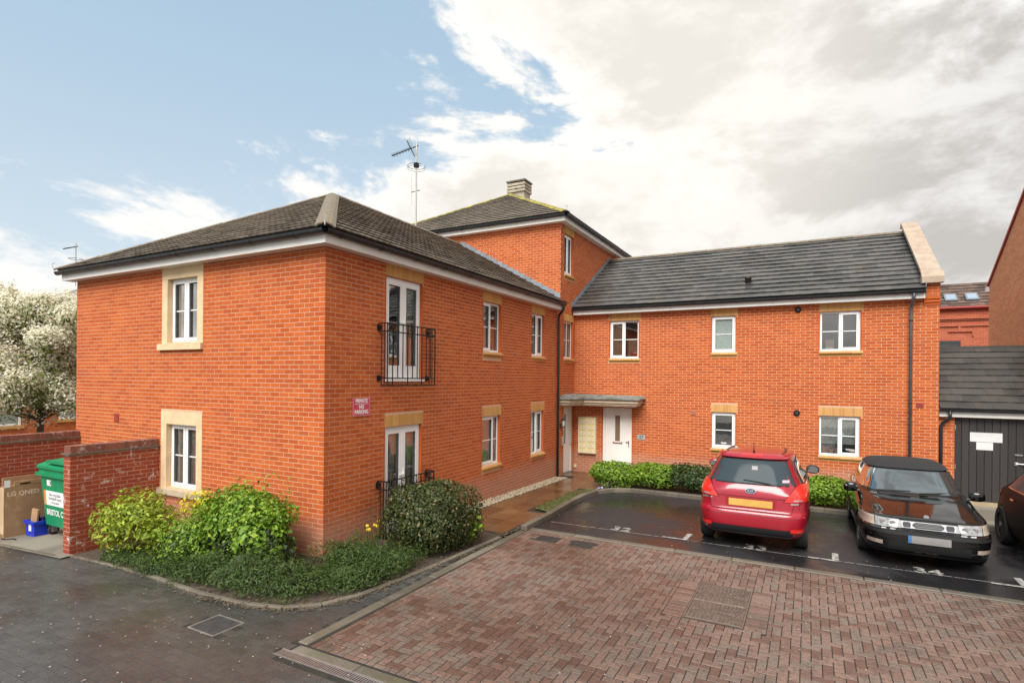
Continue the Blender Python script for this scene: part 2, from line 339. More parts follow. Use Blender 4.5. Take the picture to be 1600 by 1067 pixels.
def scatter_pieces(parent, pieces, mat, name, restname, lim=300, z=.0):
    """pieces: (x0,x1,y0,y1,rnd); the nearest become objects sharing a mesh per size, the rest one mesh"""
    def key(p): 
        cx, cy = (p[0]+p[1])/2, (p[2]+p[3])/2; d = Vector((cx, cy, 0)) - CAM
        dep = d.dot(FW); px = d.dot(RT)/max(dep, .1); py = (gz(cx, cy)-CAM.z)/max(dep, .1)
        vis = dep > .5 and abs(px) < .93 and py > -.55
        return (0 if vis else 1, d.length)
    pieces = sorted(pieces, key=key); cache = {}
    for p in pieces[:lim]:
        w, h = round(p[1]-p[0], 3), round(p[3]-p[2], 3)
        if (w, h) not in cache:
            cache[(w, h)] = MB().cbox(-w/2, w/2, -h/2, h/2, -.05, .0, .0025).mesh(name, mat)
        o = bpy.data.objects.new(name, cache[(w, h)]); cx, cy = (p[0]+p[1])/2, (p[2]+p[3])/2
        f = tilted(cx, cy); o.matrix_world = Matrix(((f.A.x, f.B.x, f.C.x, cx), (f.A.y, f.B.y, f.C.y, cy), (f.A.z, f.B.z, f.C.z, f.O.z+z+p[5]), (0, 0, 0, 1)))
        put(o, parent)
    mb = MB()
    for p in pieces[lim:]:
        cx, cy = (p[0]+p[1])/2, (p[2]+p[3])/2; w, h = p[1]-p[0], p[3]-p[2]
        f = tilted(cx, cy); f.O = f.O + Vector((0, 0, z+p[5]))
        mb.cbox(-w/2, w/2, -h/2, h/2, -.05, 0, .0025, fr=f, r=p[4])
    mb.build(restname, mat, parent, kind='stuff')
J = .0095
SOIL = [(-4.3, 2), (-4.3, -1.44), (-3.03, -1.46), (-1.64, -1.57), (-.5, -1.72), (.51, -1.69), (1.04, -1.55), (1.33, -1.28), (1.5, -.85), (1.6, -.2), (1.69, .53), (1.75, 1.53), (1.8, 2.4), (0, 2.6)]
def inpoly(x, y, P):
    c = False
    for (a, b), (e, f) in zip(P, P[1:]+P[:1]):
        if (b > y) != (f > y) and x < (e-a)*(y-b)/(f-b)+a: c = not c
    return c
# --- dark grey block road (running bond), left and in front
road = sheet('road', [(-16, -12), (14, -12), (14, -2.40), (1.9, -2.40), (1.9, .9), (1.5, .9), (1.5, -.9), (.9, -1.5), (0, -1.65), (-1.6, -1.55), (-4.3, -1.45), (-4.3, -1.62), (-16, -1.62)], -.0022, M_JOINT)
bed_edge = [(-4.25, -1.48), (-3.03, -1.51), (-1.64, -1.61), (-.5, -1.76), (0, -1.79), (.51, -1.75), (1.04, -1.60), (1.37, -1.30), (1.56, -.86), (1.65, -.2), (1.73, .53), (1.79, 1.53), (1.84, 2.3), (1.86, 3.0)]
def bed_y(x):                                                  # road starts south of the kerb
    return np.interp(x, [-30, -4.25, -3.03, -1.64, -.5, 0, .51, 1.04, 1.37, 1.56], [-1.52, -1.52, -1.52, -1.62, -1.78, -1.81, -1.77, -1.62, -1.32, -.88]) - .06
pieces = []
MHG = (.52, .98, -2.46, -2.07)
yy = -5.2; row = 0
while yy < .9:
    y1 = yy + .105
    x = -9.0 + (row % 2)*.105
    while x < 11:
        x1 = x + .21; cx, cy = (x+x1)/2, (yy+y1)/2
        ok = not inpoly(cx, cy, SOIL) and not (cx > 1.83 and cy > -2.42) and cy < .8
        if cx < -4.2: ok = cy < -1.62
        if MHG[0]-.03 < cx < MHG[1]+.03 and MHG[2]-.03 < cy < MHG[3]+.03: ok = False
        d = Vector((cx, cy, 0)) - CAM; dep = d.dot(FW)
        if ok and dep > .8 and abs(d.dot(RT))/dep < 1.0 and (2.8/dep) < .66:
            pieces.append((x+.0022, x1-.0022, yy+.0022, y1-.0022, random.random(), random.uniform(-.0006, .0010)))
        x = x1
    yy = y1; row += 1
scatter_pieces(road, pieces, M_BLOCK_G, 'paving_block', 'paving_blocks')
# --- red herringbone court
court = sheet('brick_paving', [(1.80, -2.50), (13, -2.50), (13, 3.06), (1.9, 3.06)], -.0028, M_JOINT)
pieces = []; u = .0965
MHX = (5.31, 5.98, .56, 1.80)
sur = [(MHX[0]-.236, MHX[0]-.007), (MHX[1]+.007, MHX[1]+.236)]
GUL = [(2.40, 2.80, 2.52, 2.84), (3.04, 3.44, 2.52, 2.84)]
for i in range(20, 102):
    for j in range(-23, 33):
        dd = (i-j) % 4
        if dd == 0: b = [i*u, (i+2)*u, j*u, (j+1)*u]
        elif dd == 3: b = [i*u, (i+1)*u, j*u, (j+2)*u]
        else: continue
        b = [max(b[0], 2.06), b[1], max(b[2], -2.10), min(b[3], 3.03)]
        if b[1]-b[0] < .03 or b[3]-b[2] < .03: continue
        cx, cy = (b[0]+b[1])/2, (b[2]+b[3])/2
        if MHX[0]-.245 < b[0] and b[1] < MHX[1]+.245 and MHX[2]-.035 < b[2] and b[3] < MHX[3]+.035: continue
        X0, X1, Y0, Y1 = MHX[0]-.238, MHX[1]+.238, MHX[2]-.024, MHX[3]+.024
        if b[1] > X0 and b[0] < X1 and b[3] > Y0 and b[2] < Y1:
            opts = [(X0-b[0], 1, X0), (b[1]-X1, 0, X1), (Y0-b[2], 3, Y0), (b[3]-Y1, 2, Y1)]; o_ = max(opts)
            if o_[0] < .02: continue
            b[o_[1]] = o_[2]; cx, cy = (b[0]+b[1])/2, (b[2]+b[3])/2
        drop = False
        for g in GUL:
            if b[1] > g[0] and b[0] < g[1] and b[3] > g[2] and b[2] < g[3]:
                o_ = max([(g[0]-b[0], 1, g[0]), (b[1]-g[1], 0, g[1]), (g[2]-b[2], 3, g[2]), (b[3]-g[3], 2, g[3])])
                if o_[0] < .015: drop = True
                else: b[o_[1]] = o_[2]
        if drop: continue
        pieces.append((b[0]+J/2, b[1]-J/2, b[2]+J/2, b[3]-J/2, random.random(), random.uniform(-.0006, .0012)))
for a, b in sur:
    nn_ = round((MHX[3]-MHX[2]+.05)/u); uu = (MHX[3]-MHX[2]+.05)/nn_
    for k in range(nn_): y = MHX[2]-.025+k*uu; pieces.append((a, b, y+J/2, y+uu-J/2, random.random(), 0.0))
y0 = MHX[2]-.06
scatter_pieces(court, pieces, M_BLOCK_R, 'paving_block', 'paving_blocks')
# --- parking asphalt
park = sheet('parking_bay', [(1.98, 3.20), (14, 3.20), (14, 7.78), (2.45, 7.78), (2.05, 7.4), (1.93, 6.9)], .004, M_ASPH)
bayl = MB()
def gquad(mb, pts, dz):
    mb.add([(x, y, gz(x, y)+dz) for x, y in pts], [tuple(range(len(pts)))])
for x0, x1 in ((2.15, 3.2), (3.2, 4.3), (4.3, 5.4), (5.4, 6.5), (6.5, 7.6), (7.6, 8.7), (8.7, 10.6)): gquad(bayl, [(x0, 3.80+.012*(x0-2)), (x1, 3.80+.012*(x1-2)), (x1, 3.817+.012*(x1-2)), (x0, 3.817+.012*(x0-2))], .009)
for cx in (4.62, 6.92, 9.2):
    gquad(bayl, [(cx-.30, 3.82), (cx+.12, 3.83), (cx+.12, 3.90), (cx-.30, 3.89)], .012)
    gquad(bayl, [(cx+.04, 3.90), (cx+.13, 3.90), (cx+.14, 4.32), (cx+.05, 4.32)], .012)
tag(bayl.build('bay_marking', M_LINE, park), kind=None)
for s_, cx, cy in (('32', 3.52, 3.98), ('33', 5.84, 4.0), ('34', 8.2, 4.0)):
    f = tilted(cx, cy); f.O = f.O + Vector((0, 0, .009)); text('bay_number', s_, f, .40, M_LINE, park, depth=.001, xs=.95, bold=.006)
# --- kerbs: single stones along lines
kerb = empty('kerb'); kerb['kind'] = 'structure'
def kerb_line(pts, width, top, depth, L=.9, name='kerb_stone', mat=M_KERB, parent=None, ch=.012):
    pts = [Vector((*p, 0)) for p in pts]; seg = []; 
    for a, b in zip(pts[:-1], pts[1:]):
        n = max(1, round((b-a).length/L))
        for k in range(n): seg.append((a.lerp(b, k/n), a.lerp(b, (k+1)/n)))
    for a, b in seg:
        d = (b-a).normalized(); nrm = Vector((-d.y, d.x, 0)); l = (b-a).length
        za, zb = gz(a.x, a.y), gz(b.x, b.y)
        mid = (a+b)/2; A = Vector((d.x, d.y, (zb-za)/l)).normalized(); C = A.cross(nrm).normalized(); 
        o = MB().cbox(-l/2+.003, l/2-.003, -width/2, width/2, -depth, top, ch).build(name, mat, parent or kerb)
        o.matrix_world = Matrix(((A.x, nrm.x, C.x, mid.x), (A.y, nrm.y, C.y, mid.y), (A.z, nrm.z, C.z, (za+zb)/2), (0, 0, 0, 1)))
kerb_line(bed_edge[:3], .06, .022, .12); kerb_line(bed_edge[2:13], .075, .034, .12, .5)
kerb_line([(1.94, -2.10), (1.95, -.9), (1.96, 1.2), (1.99, 2.9)], .13, .012, .1)
kerb_line([(2.05, 3.12), (12.6, 3.12)], .14, .012, .1)
kerb_line([(1.95, -2.20), (9.6, -2.20)], .14, .006, .1)
kerb_line([(1.99, 2.95), (1.95, 4.2), (1.86, 5.4), (1.84, 6.4), (1.92, 7.1), (2.2, 7.62), (2.6, 7.84), (12.5, 7.84)], .125, .10, .12, .6)
# --- channel drain
dr = empty('channel_drain', (5.6, -2.33, 0)); tag(dr, 'long galvanised slotted channel drain at the edge of the brick paving', 'drain')
dm = MB(); dm.box(-3.75, 3.9, -.065, -.052, -.04, .004); dm.box(-3.75, 3.9, .052, .065, -.04, .004); dm.build('channel', M_METAL, dr)
MB().box(-3.75, 3.9, -.052, .052, -.04, -.03).build('channel_bed', M_BLACK, dr)
bar = MB().box(-.0075, .0075, -.052, .052, -.012, .002).mesh('slat', M_METAL)
for k in range(150):
    o = put(bpy.data.objects.new('slat', bar), dr); o.location = (-3.73+k*.030, 0, 0)
# --- bed soil, gravel, path slabs, moss verge
sheet('soil_bed', [(-4.3, 0), (-4.3, -1.48), (-3.03, -1.48), (-1.64, -1.58), (-.5, -1.73), (.51, -1.70), (1.04, -1.55), (1.33, -1.28), (1.5, -.85), (1.6, -.2), (1.69, .53), (1.75, 1.53), (1.8, 2.4), (1.3, 2.55), (.9, 2.55), (.45, 2.6), (0, 2.6), (0, 0)], .005, M_SOIL)
path = sheet('path', [(.38, 2.56), (1.82, 2.4), (1.88, 3.4), (1.85, 4.6), (1.62, 5.4), (1.55, 7.2), (2.3, 8.2), (2.3, YW), (.02, YW), (.02, 9.1), (.38, 9.1)], -.006, M_JOINT)
PP = [(.38, 2.56), (1.84, 2.4), (1.88, 3.4), (1.86, 4.1), (1.40, 4.6), (1.36, 7.0), (2.1, 8.1), (2.1, 10.3), (.05, 10.3), (.05, 9.1), (.38, 9.1)]
cache = {}
for j in range(18):
    for i in range(4):
        x0, x1, y0, y1 = .40+i*.452, .40+i*.452+.44, 2.6+j*.452, 2.6+j*.452+.44
        if j >= 14: x0 -= .36; x1 -= .36
        if not all(inpoly(x, y, PP) for x, y in ((x0+.05, y0+.05), (x1-.12, y0+.1), ((x0+x1)/2, y1-.1))): continue
        x1 = min(x1, 1.86)
        cx, cy = (x0+x1)/2, (y0+y1)/2; f = tilted(cx, cy)
        o = MB().cbox(-(x1-x0)/2, (x1-x0)/2, -.22, .22, -.04, .004+random.uniform(0, .004), .004).build('paving_slab', M_SLAB, path)
        o.matrix_world = Matrix(((f.A.x, f.B.x, f.C.x, cx), (f.A.y, f.B.y, f.C.y, cy), (f.A.z, f.B.z, f.C.z, f.O.z), (0, 0, 0, 1)))
verge = sheet('mossy_verge', [(1.40, 4.62), (1.80, 4.5), (1.77, 5.4), (1.76, 6.6), (1.9, 7.3), (2.2, 7.7), (2.6, 7.78), (10, 7.78), (10, 8.1), (2.3, 8.2), (1.9, 7.9), (1.38, 7.1)], .03, M_MOSS)
nt = 2600; tx = RS.uniform(1.38, 1.80, nt); ty = RS.uniform(4.6, 7.2, nt); tx2 = RS.uniform(2.2, 9.3, 1400); ty2 = RS.uniform(7.9, 8.15, 1400); tx = np.concatenate([tx, tx2]); ty = np.concatenate([ty, ty2]); nt = len(tx)
hh_ = RS.uniform(.015, .05, nt); th_ = RS.uniform(0, 6.28, nt); b0 = np.stack([tx, ty, np.array([gz(a, b) for a, b in zip(tx, ty)])+.028], -1); dv = np.stack([np.cos(th_), np.sin(th_), np.zeros(nt)], -1)
Vt = np.stack([b0-dv*.006, b0+dv*.006, b0+np.stack([RS.uniform(-.02, .02, nt), RS.uniform(-.02, .02, nt), hh_], -1)], 1)
tag(put(bpy.data.objects.new('moss_tufts', fastmesh('moss_tufts', Vt.reshape(-1, 3), np.arange(nt*3).reshape(-1, 3), pmat('moss_blade', (.05, .06, .012), (.15, .14, .035), 14, .8)))), 'mossy grass tufts along the kerb by the path and hedge', 'grass', kind='stuff')
sheet('hedge_bed', [(2.1, 8.05), (9.4, 7.9), (9.4, YW), (2.1, YW)], .01, M_SOIL)
sheet('garage_apron', [(9.38, 7.95), (14, 7.95), (14, 10.9), (9.38, 10.9)], .02, M_CONC)
n = 2600; gx = RS.uniform(.01, .38, n); gy = RS.uniform(2.6, 9.0, n); s = RS.uniform(.012, .028, n)
oct_ = np.array([(1, 0, 0), (-1, 0, 0), (0, 1, 0), (0, -1, 0), (0, 0, .7), (0, 0, -.7)]); of = np.array([(0, 2, 4), (2, 1, 4), (1, 3, 4), (3, 0, 4), (2, 0, 5), (1, 2, 5), (3, 1, 5), (0, 3, 5)])
ang = RS.uniform(0, 6.28, n); ca_, sa_ = np.cos(ang), np.sin(ang)
st = RS.uniform(.7, 1.3, (n, 1, 3))*oct_[None]*s[:, None, None]
V = np.stack([st[..., 0]*ca_[:, None]-st[..., 1]*sa_[:, None], st[..., 0]*sa_[:, None]+st[..., 1]*ca_[:, None], st[..., 2]], -1)
V += np.stack([gx, gy, np.array([gz(a, b) for a, b in zip(gx, gy)])+.012], -1)[:, None]
gm = fastmesh('gravel_strip', V.reshape(-1, 3), (of[None]+np.arange(n)[:, None, None]*6).reshape(-1, 3), M_GRAVEL, np.repeat(RS.rand(n), 8))
tag(put(bpy.data.objects.new('gravel_strip', gm)), 'strip of pale pebbles between the brick wall and the path', 'gravel', kind='stuff')
sheet('gravel_base', [(0, 2.55), (.39, 2.55), (.39, 9.05), (0, 9.05)], 0, M_SOIL)
sheet('bin_store_floor', [(-7.3, 0), (-7.3, -1.64), (-4.2, -1.66), (-4.2, -1.45), (-4.35, -1.45), (-4.35, 0)], .02, M_CONC)
kerb_line([(-9.5, -1.62), (-4.5, -1.60)], .06, .03, .12, 1.2)
# --- manhole covers and gullies
def cover(name, label, x0, x1, y0, y1, mat, n, ang=0.0, slots=False):
    cx, cy = (x0+x1)/2, (y0+y1)/2; w, h = (x1-x0)/2, (y1-y0)/2
    r = empty(name, (cx, cy, gz(cx, cy))); r.rotation_euler.z = ang; tag(r, label, 'manhole cover' if not slots else 'drain grate')
    m = MB()
    for a in ((-w, w, -h, -h+.02), (-w, w, h-.02, h), (-w, -w+.02, -h+.02, h-.02), (w-.02, w, -h+.02, h-.02)): m.box(*a, -.05, .004)
    m.build('cover_frame', mat if mat is M_IRONB or slots else M_METAL, r); return r, w-.02, h-.02
r, w, h = cover('manhole_cover', 'small square dark iron manhole cover set in grey block road', *MHG[:2], *MHG[2:], M_IRONC, 1, .0)
MB().cbox(-w+.004, w-.004, -h+.004, h-.004, -.03, .003, .004).build('lid', M_IRONC, r)
pat = MB().cbox(-.011, .011, -.005, .005, 0, .003, .0012).mesh('stud', M_IRONC)
for i in range(13):
    for j in range(10):
        o = put(bpy.data.objects.new('stud', pat), r); o.location = (-w+.03+i*(2*w-.06)/12, -h+.03+j*(2*h-.06)/9, .003); o.rotation_euler.z = .785*(1 if (i+j) % 2 else -1)
r, w, h = cover('manhole_cover', 'large double brownish manhole cover with fan ribs in red brick paving', *MHX[:2], *MHX[2:], M_IRONB, 1, .0)
for k, (a, b) in enumerate(((-h+.004, -.004), (.004, h-.004))):
    lid = MB().cbox(-w+.004, w-.004, a, b, -.03, .003, .004).build('lid', M_IRONB, r)
    rb = MB()
    for q in range(1, 17):
        rad = q*.047; n_ = max(6, int(2*math.pi*rad*.75/.038))
        for t in range(n_):
            th = 2*math.pi*(t+.5*(q % 2))/n_; x, y = -.10 + rad*math.cos(th), (a+b)/2 + rad*.52*math.sin(th)
            if -w+.02 < x < w-.02 and a+.02 < y < b-.02:
                an_ = math.atan2(.52*math.cos(th), -math.sin(th)); c, s = math.cos(an_), math.sin(an_); l, ww = .0115, .0055
                P = [(x+l*c-ww*s, y+l*s+ww*c), (x-l*c-ww*s, y-l*s+ww*c), (x-l*c+ww*s, y-l*s-ww*c), (x+l*c+ww*s, y+l*s-ww*c)]
                rb.prism(P, .0025, .010)
    rb.build('ribs', M_IRONB, lid, kind='stuff')
gl = ('black gully grate nearest the path corner', 'black gully grate, second from the path corner')
for k, g in enumerate(GUL):
    r, w, h = cover('gully_grate', gl[k], *g, M_IRONC, 1, 0.0, True); r['group'] = 'gully grates by the parking kerb'
    MB().box(-w, w, -h, h, -.05, -.04).build('sump', M_BLACK, r)
    bm_ = MB().box(-.011, .011, -h, h, -.03, .002).mesh('bar', M_IRONC); cm_ = MB().box(-w, w, -.009, .009, -.03, .0025).mesh('bar', M_IRONC)
    for i in range(9): o = put(bpy.data.objects.new('bar', bm_), r); o.location.x = -w+.02+i*(2*w-.04)/8
    for i in range(2): o = put(bpy.data.objects.new('bar', cm_), r); o.location.y = -h/3+i*2*h/3
# --- leaf litter and grit along the bed kerb
nl = 1500; tl_ = RS.rand(nl)*(len(bed_edge)-1); ii = tl_.astype(int); ff_ = (tl_-ii)[:, None]; be = np.array(bed_edge+[bed_edge[-1]]); pl = be[ii]*(1-ff_)+be[ii+1]*ff_+RS.normal(scale=.07, size=(nl, 2))+np.array([.02, -.03])
al = RS.uniform(0, 6.28, nl); sl = RS.uniform(.006, .022, nl); q4 = np.array([(-1, -.5), (.9, -.4), (1, .5), (-.8, .45)])
Vl = np.zeros((nl, 4, 3)); Vl[..., 0] = pl[:, None, 0]+sl[:, None]*(q4[None, :, 0]*np.cos(al)[:, None]-q4[None, :, 1]*np.sin(al)[:, None]); Vl[..., 1] = pl[:, None, 1]+sl[:, None]*(q4[None, :, 0]*np.sin(al)[:, None]+q4[None, :, 1]*np.cos(al)[:, None])
Vl[..., 2] = np.array([gz(a, b) for a, b in pl])[:, None]+.04*(np.abs(RS.normal(scale=.3, size=(nl, 1))))+.036*np.array([1.0 if inpoly(a, b+.0, SOIL) else .2 for a, b in pl])[:, None]+RS.uniform(0, .008, (nl, 4))
tag(put(bpy.data.objects.new('leaf_litter', fastmesh('leaf_litter', Vl.reshape(-1, 3), np.arange(nl*4).reshape(-1, 4), pmat('dead_leaf', (.05, .032, .018), (.17, .12, .07), 16, .85)))), 'dead leaves and grit lying along the bed kerb', 'leaf litter', kind='stuff')
# --- fallen petals
n = 520; px = np.concatenate([RS.uniform(-6, 3, 300), RS.uniform(2, 8, 220)]); py = np.concatenate([RS.uniform(-4.2, -1.75, 300), RS.uniform(-2, 7.6, 220)])
ok = np.array([(y < bed_y(x)-.05) if x < 1.6 else True for x, y in zip(px, py)]); px, py = px[ok], py[ok]; n = len(px); s = RS.uniform(.004, .010, n)
q = np.array([(-1, -.7), (1, -.6), (.8, .7), (-.9, .6)]); an = RS.uniform(0, 6.28, n)
V = np.zeros((n, 4, 3)); V[..., 0] = px[:, None]+s[:, None]*(q[None, :, 0]*np.cos(an)[:, None]-q[None, :, 1]*np.sin(an)[:, None]); V[..., 1] = py[:, None]+s[:, None]*(q[None, :, 0]*np.sin(an)[:, None]+q[None, :, 1]*np.cos(an)[:, None])
V[..., 2] = np.array([gz(a, b) for a, b in zip(px, py)])[:, None]+.012+RS.uniform(0, .004, (n, 4))
M_PETAL = pmat('petal', (.36, .32, .24), (.55, .50, .40), 5, .7)
tag(put(bpy.data.objects.new('fallen_petals', fastmesh('fallen_petals', V.reshape(-1, 3), np.arange(n*4).reshape(n, 4), M_PETAL))), 'scattered pale petals lying on the wet paving', 'petals', kind='stuff')
# ================================================================ BUILDING
def world_child(o, root):
    o.matrix_parent_inverse = root.matrix_basis.inverted(); return o
FL = Fr((0, 0, 0), (1, 0, 0), (0, 0, 1), (0, -1, 0)); FRR = Fr((0, 0, 0), (0, 1, 0), (0, 0, 1), (1, 0, 0))
FWG = Fr((0, YW, 0), (1, 0, 0), (0, 0, 1), (0, -1, 0)); FTL = Fr((0, 9.2, 0), (1, 0, 0), (0, 0, 1), (0, -1, 0))
B = empty('apartment_building'); tag(B, 'orange red brick apartment building with dark tiled hipped roofs and white windows', 'building')
CH, BL = .075, .225
def brick_rows(u0, u1, z0, z1, holes, phase=0.0, uorg=0.0, ch=CH, bl=BL, gap=.0115):
    out = []; k0 = math.floor(z0/ch); k = k0
    while k*ch < z1 - .01:
        za, zb = max(k*ch, z0), min((k+1)*ch - gap, z1)
        if zb - za > .012:
            off = uorg + (bl/2 if k % 2 else 0) + phase
            i = math.floor((u0-off)/bl)
            while off + i*bl < u1 - .005:
                segs = [(max(off+i*bl, u0), min(off+(i+1)*bl-gap, u1))]
                for a, b, c, d in holes:
                    if c < zb-.012 and d > za+.012:
                        ns = []
                        for s, e in segs:
                            if b <= s or a >= e: ns.append((s, e))
                            else:
                                if a - s > .02: ns.append((s, a-.004))
                                if e - b > .02: ns.append((b+.004, e))
                        segs = ns
                for s, e in segs:
                    if e - s > .02: out.append((s, e, za, zb))
                i += 1
        k += 1
    return out
def cut_rects(u0, u1, z0, z1, holes):
    us = sorted({u0, u1, *[min(max(v, u0), u1) for h in holes for v in h[:2]]}); zs = sorted({z0, z1, *[min(max(v, z0), z1) for h in holes for v in h[2:]]})
    for a, b in zip(us[:-1], us[1:]):
        for c, d in zip(zs[:-1], zs[1:]):
            if not any(h[0] < (a+b)/2 < h[1] and h[2] < (c+d)/2 < h[3] for h in holes): yield a, b, c, d
BRICKS = []     # (frame, u0,u1,z0,z1,wall)
REV = MB()
def wall(name, fr, u0, u1, z0, z1, holes, allholes, parent, uorg=0.0, mat=M_MORTAR, thick=.25, e0=0.0, e1=0.0):
    m = MB()
    for a, b, c, d in cut_rects(u0+e0, u1-e1, z0, z1, holes): m.box(a, b, c, d, -thick, -.0028, fr)
    w = m.build(name, mat, parent)
    for r in brick_rows(u0, u1, z0, z1, allholes, uorg=uorg): BRICKS.append((fr, *r, w))
    return w
LIN, SILL = .218, .115
def yl(u0, u1, z): return (u0-.01, u1+.06, z, z+LIN)
# openings (u0,u1,z0,z1)
LW = [(-4.13, -3.21, 3.42, 4.62), (-4.13, -3.21, .69, 1.89)]
LS = [(-4.30, -3.04, 3.28, 4.85), (-4.30, -3.04, .56, 2.12)]
RO = {'du': (1.41, 2.45, 2.76, 4.61), 'dl': (1.41, 2.46, -.04, 1.915), 'u1': (4.74, 5.57, 3.42, 4.585), 'u2': (7.28, 8.08, 3.425, 4.585), 'l1': (4.73, 5.57, .765, 1.915), 'l2': (7.275, 8.09, .745, 1.915), 'n': (9.50, 10.25, 3.44, 4.585), 't': (9.50, 10.20, 6.02, 7.26), 'door': (9.55, 10.32, -.16, 1.93)}
WO = {'w1': (1.16, 2.07, 3.45, 4.60), 'w2': (4.165, 4.80, 3.59, 4.615), 'w3': (4.185, 4.815, .89, 1.905), 'w4': (6.855, 7.765, 3.59, 4.61), 'w5': (6.855, 7.765, .88, 1.91), 'door': (.955, 1.885, -.16, 1.93)}
def extra(o, sill=True, lintel=True):
    h = []
    if lintel: h.append((o[0]-.012, o[1]+.05, o[3], min(o[3]+LIN, 4.86) if o[3] < 5 else o[3]+.2))
    if sill: h.append((o[0]-.012, o[1]+.05, o[2]-.145, o[2]))
    return h
RX = sum([extra(o, k not in ('du', 'dl', 'door'), k != 'door') for k, o in RO.items()], [])
WX = sum([extra(o, k != 'door', k != 'door') for k, o in WO.items()], [])
ROl = list(RO.values()); WOl = list(WO.values())
wl = wall('wall', FL, -7.47, 0, -.6, 4.84, LW, LS, B, e1=.03)
wr = wall('wall', FRR, .0, YW, -.4, 4.84, [o for k, o in RO.items() if k != 't'], ROl+RX, B, e0=.03)
wt = wall('wall', FRR, 9.2, 16.67, 4.84, 7.52, [RO['t']], [RO['t']]+extra(RO['t']), B, e0=.03)
wtl = wall('wall', FTL, -7.47, 0, 4.84, 7.52, [], [], B, e1=.03)
ww = wall('wall', FWG, 0, 9.37, -.4, 4.86, WOl, WOl+WX, B)
wp = wall('wall', FWG, 9.08, 9.37, 4.86, 5.26, [], [], B, thick=.3)
MB().box(-.06, -.0035, .0035, .06, -.6, 4.84).box(-.06, -.0035, 9.2035, 9.26, 4.85, 7.52).build('corner_core', M_MORTAR, B)
# plain rear parts that close the blocks
m = MB(); m.box(-7.47, -7.22, .25, 9.2, -.6, 4.84); m.box(-7.47, -7.22, 9.2, 16.67, -.6, 7.52); m.box(-7.47, 0, 16.42, 16.67, -.6, 7.52); m.box(0.26, 9.37, 17.2, 17.45, -.6, 4.84); m.box(9.12, 9.37, 10.7, 17.2, -.6, 4.84)
m.box(-7.2, -.26, .26, 16.4, 2.42, 2.62); m.box(.02, 9.1, 10.65, 17.2, 2.42, 2.62)
m.build('rear_wall', M_BRICK_FAR, B)
for fr, o in [(FRR, q) for q in ROl] + [(FWG, q) for q in WOl]:
    a, b, c, d = o; e = .0
    REV.box(a-.03, a+.002, c, d, -.14, -.0022, fr, r=.3); REV.box(b-.002, b+.03, c, d, -.14, -.0022, fr, r=.5); REV.box(a+.003, b-.003, d-.002, d+.03, -.14, -.009, fr, r=.5)
REV.build('reveal', M_BRICK, B)
def bkey(b):
    fr, a, c, z0, z1, w = b; P = fr((a+c)/2, (z0+z1)/2, 0); d = CAM - P
    return -(c-a)*fr.C.dot(d.normalized())/d.length_squared - (1 if (z0 > 1.0 or fr is FRR) and c-a > .2 else 0)
BRICKS.sort(key=bkey); bcache = {}
for fr, a, c, z0, z1, w in BRICKS[:300]:
    k = (round(c-a, 3), round(z1-z0, 3))
    if k not in bcache: bcache[k] = MB().box(-k[0]/2, k[0]/2, -k[1]/2, k[1]/2, -.03, 0, skip=('c0',)).mesh('brick', M_BRICK)
    o = put(bpy.data.objects.new('brick', bcache[k]), w); P = fr((a+c)/2, (z0+z1)/2, random.uniform(-.0008, .0008))
    o.matrix_world = Matrix(((fr.A.x, fr.B.x, fr.C.x, P.x), (fr.A.y, fr.B.y, fr.C.y, P.y), (fr.A.z, fr.B.z, fr.C.z, P.z), (0, 0, 0, 1)))
byw = {}
for b in BRICKS[300:]: byw.setdefault(b[5].name, []).append(b)
for wn, L in byw.items():
    m = MB()
    for fr, a, c, z0, z1, w in L: 
        dj = random.uniform(-.0008, .0008); m.box(a, c, z0, z1, -.03, dj, fr, r=random.random(), skip=('c0',))
    m.build('bricks', M_BRICK, bpy.data.objects[wn], kind='stuff')
# ---- lintels and sills
def lintel(fr, o, h=LIN, top=None):
    a, b, c, d = o; a -= .01; b += .048; z1 = min(d+h, top or 99)
    L = MB().box(a, b, d, z1, -.13, -.006, fr).build('lintel', M_YMORT, B)
    n = round((b-a)/.075); w = (b-a)/n
    me = MB().box(-w/2+.004, w/2-.004, 0, z1-d-.004, -.03, 0, skip=('c0',)).mesh('lintel_brick', M_YBRICK)
    for k in range(n):
        q = put(bpy.data.objects.new('lintel_brick', me), L); P = fr(a+(k+.5)*w, d+.002, random.uniform(0, .002))
        q.matrix_world = Matrix(((fr.A.x, fr.B.x, fr.C.x, P.x), (fr.A.y, fr.B.y, fr.C.y, P.y), (fr.A.z, fr.B.z, fr.C.z, P.z), (0, 0, 0, 1)))
def sill(fr, o):
    a, b, c, d = o; a -= .012; b += .048
    S = MB().box(a, b, c-.142, c-.07, -.1, .0015, fr, r=.4).box(a+.002, b-.002, c-.07, c-.002, -.1, -.004, fr, r=.4).build('sill', M_YBRICK, B)
    n = max(2, round((b-a)/.225)); w = (b-a)/n
    for k in range(n):
        u0, u1 = a+k*w+.003, a+(k+1)*w-.003
        P = [(-.11, -.002), (.045, -.030), (.052, -.036), (.052, -.070), (-.11, -.070)]
        V = [fr(u, c+z, d_) for u in (u0, u1) for d_, z in P]; n5 = 5
        MB().add(V, [tuple(range(5)), tuple(range(9, 4, -1))] + [(i, 5+i, 5+(i+1) % 5, (i+1) % 5) for i in range(5)]) if False else None
        mb = MB(); mb.add(V, [tuple(range(4, -1, -1)), tuple(range(5, 10))] + [(i, (i+1) % 5, 5+(i+1) % 5, 5+i) for i in range(5)], r=random.random()); mb.build('sill_brick', M_YBRICK, S)
for k, o in RO.items():
    if k == 'door': continue
    lintel(FRR, o, top=4.86 if o[3] < 5 else 7.5)
    if k not in ('du', 'dl'): sill(FRR, o)
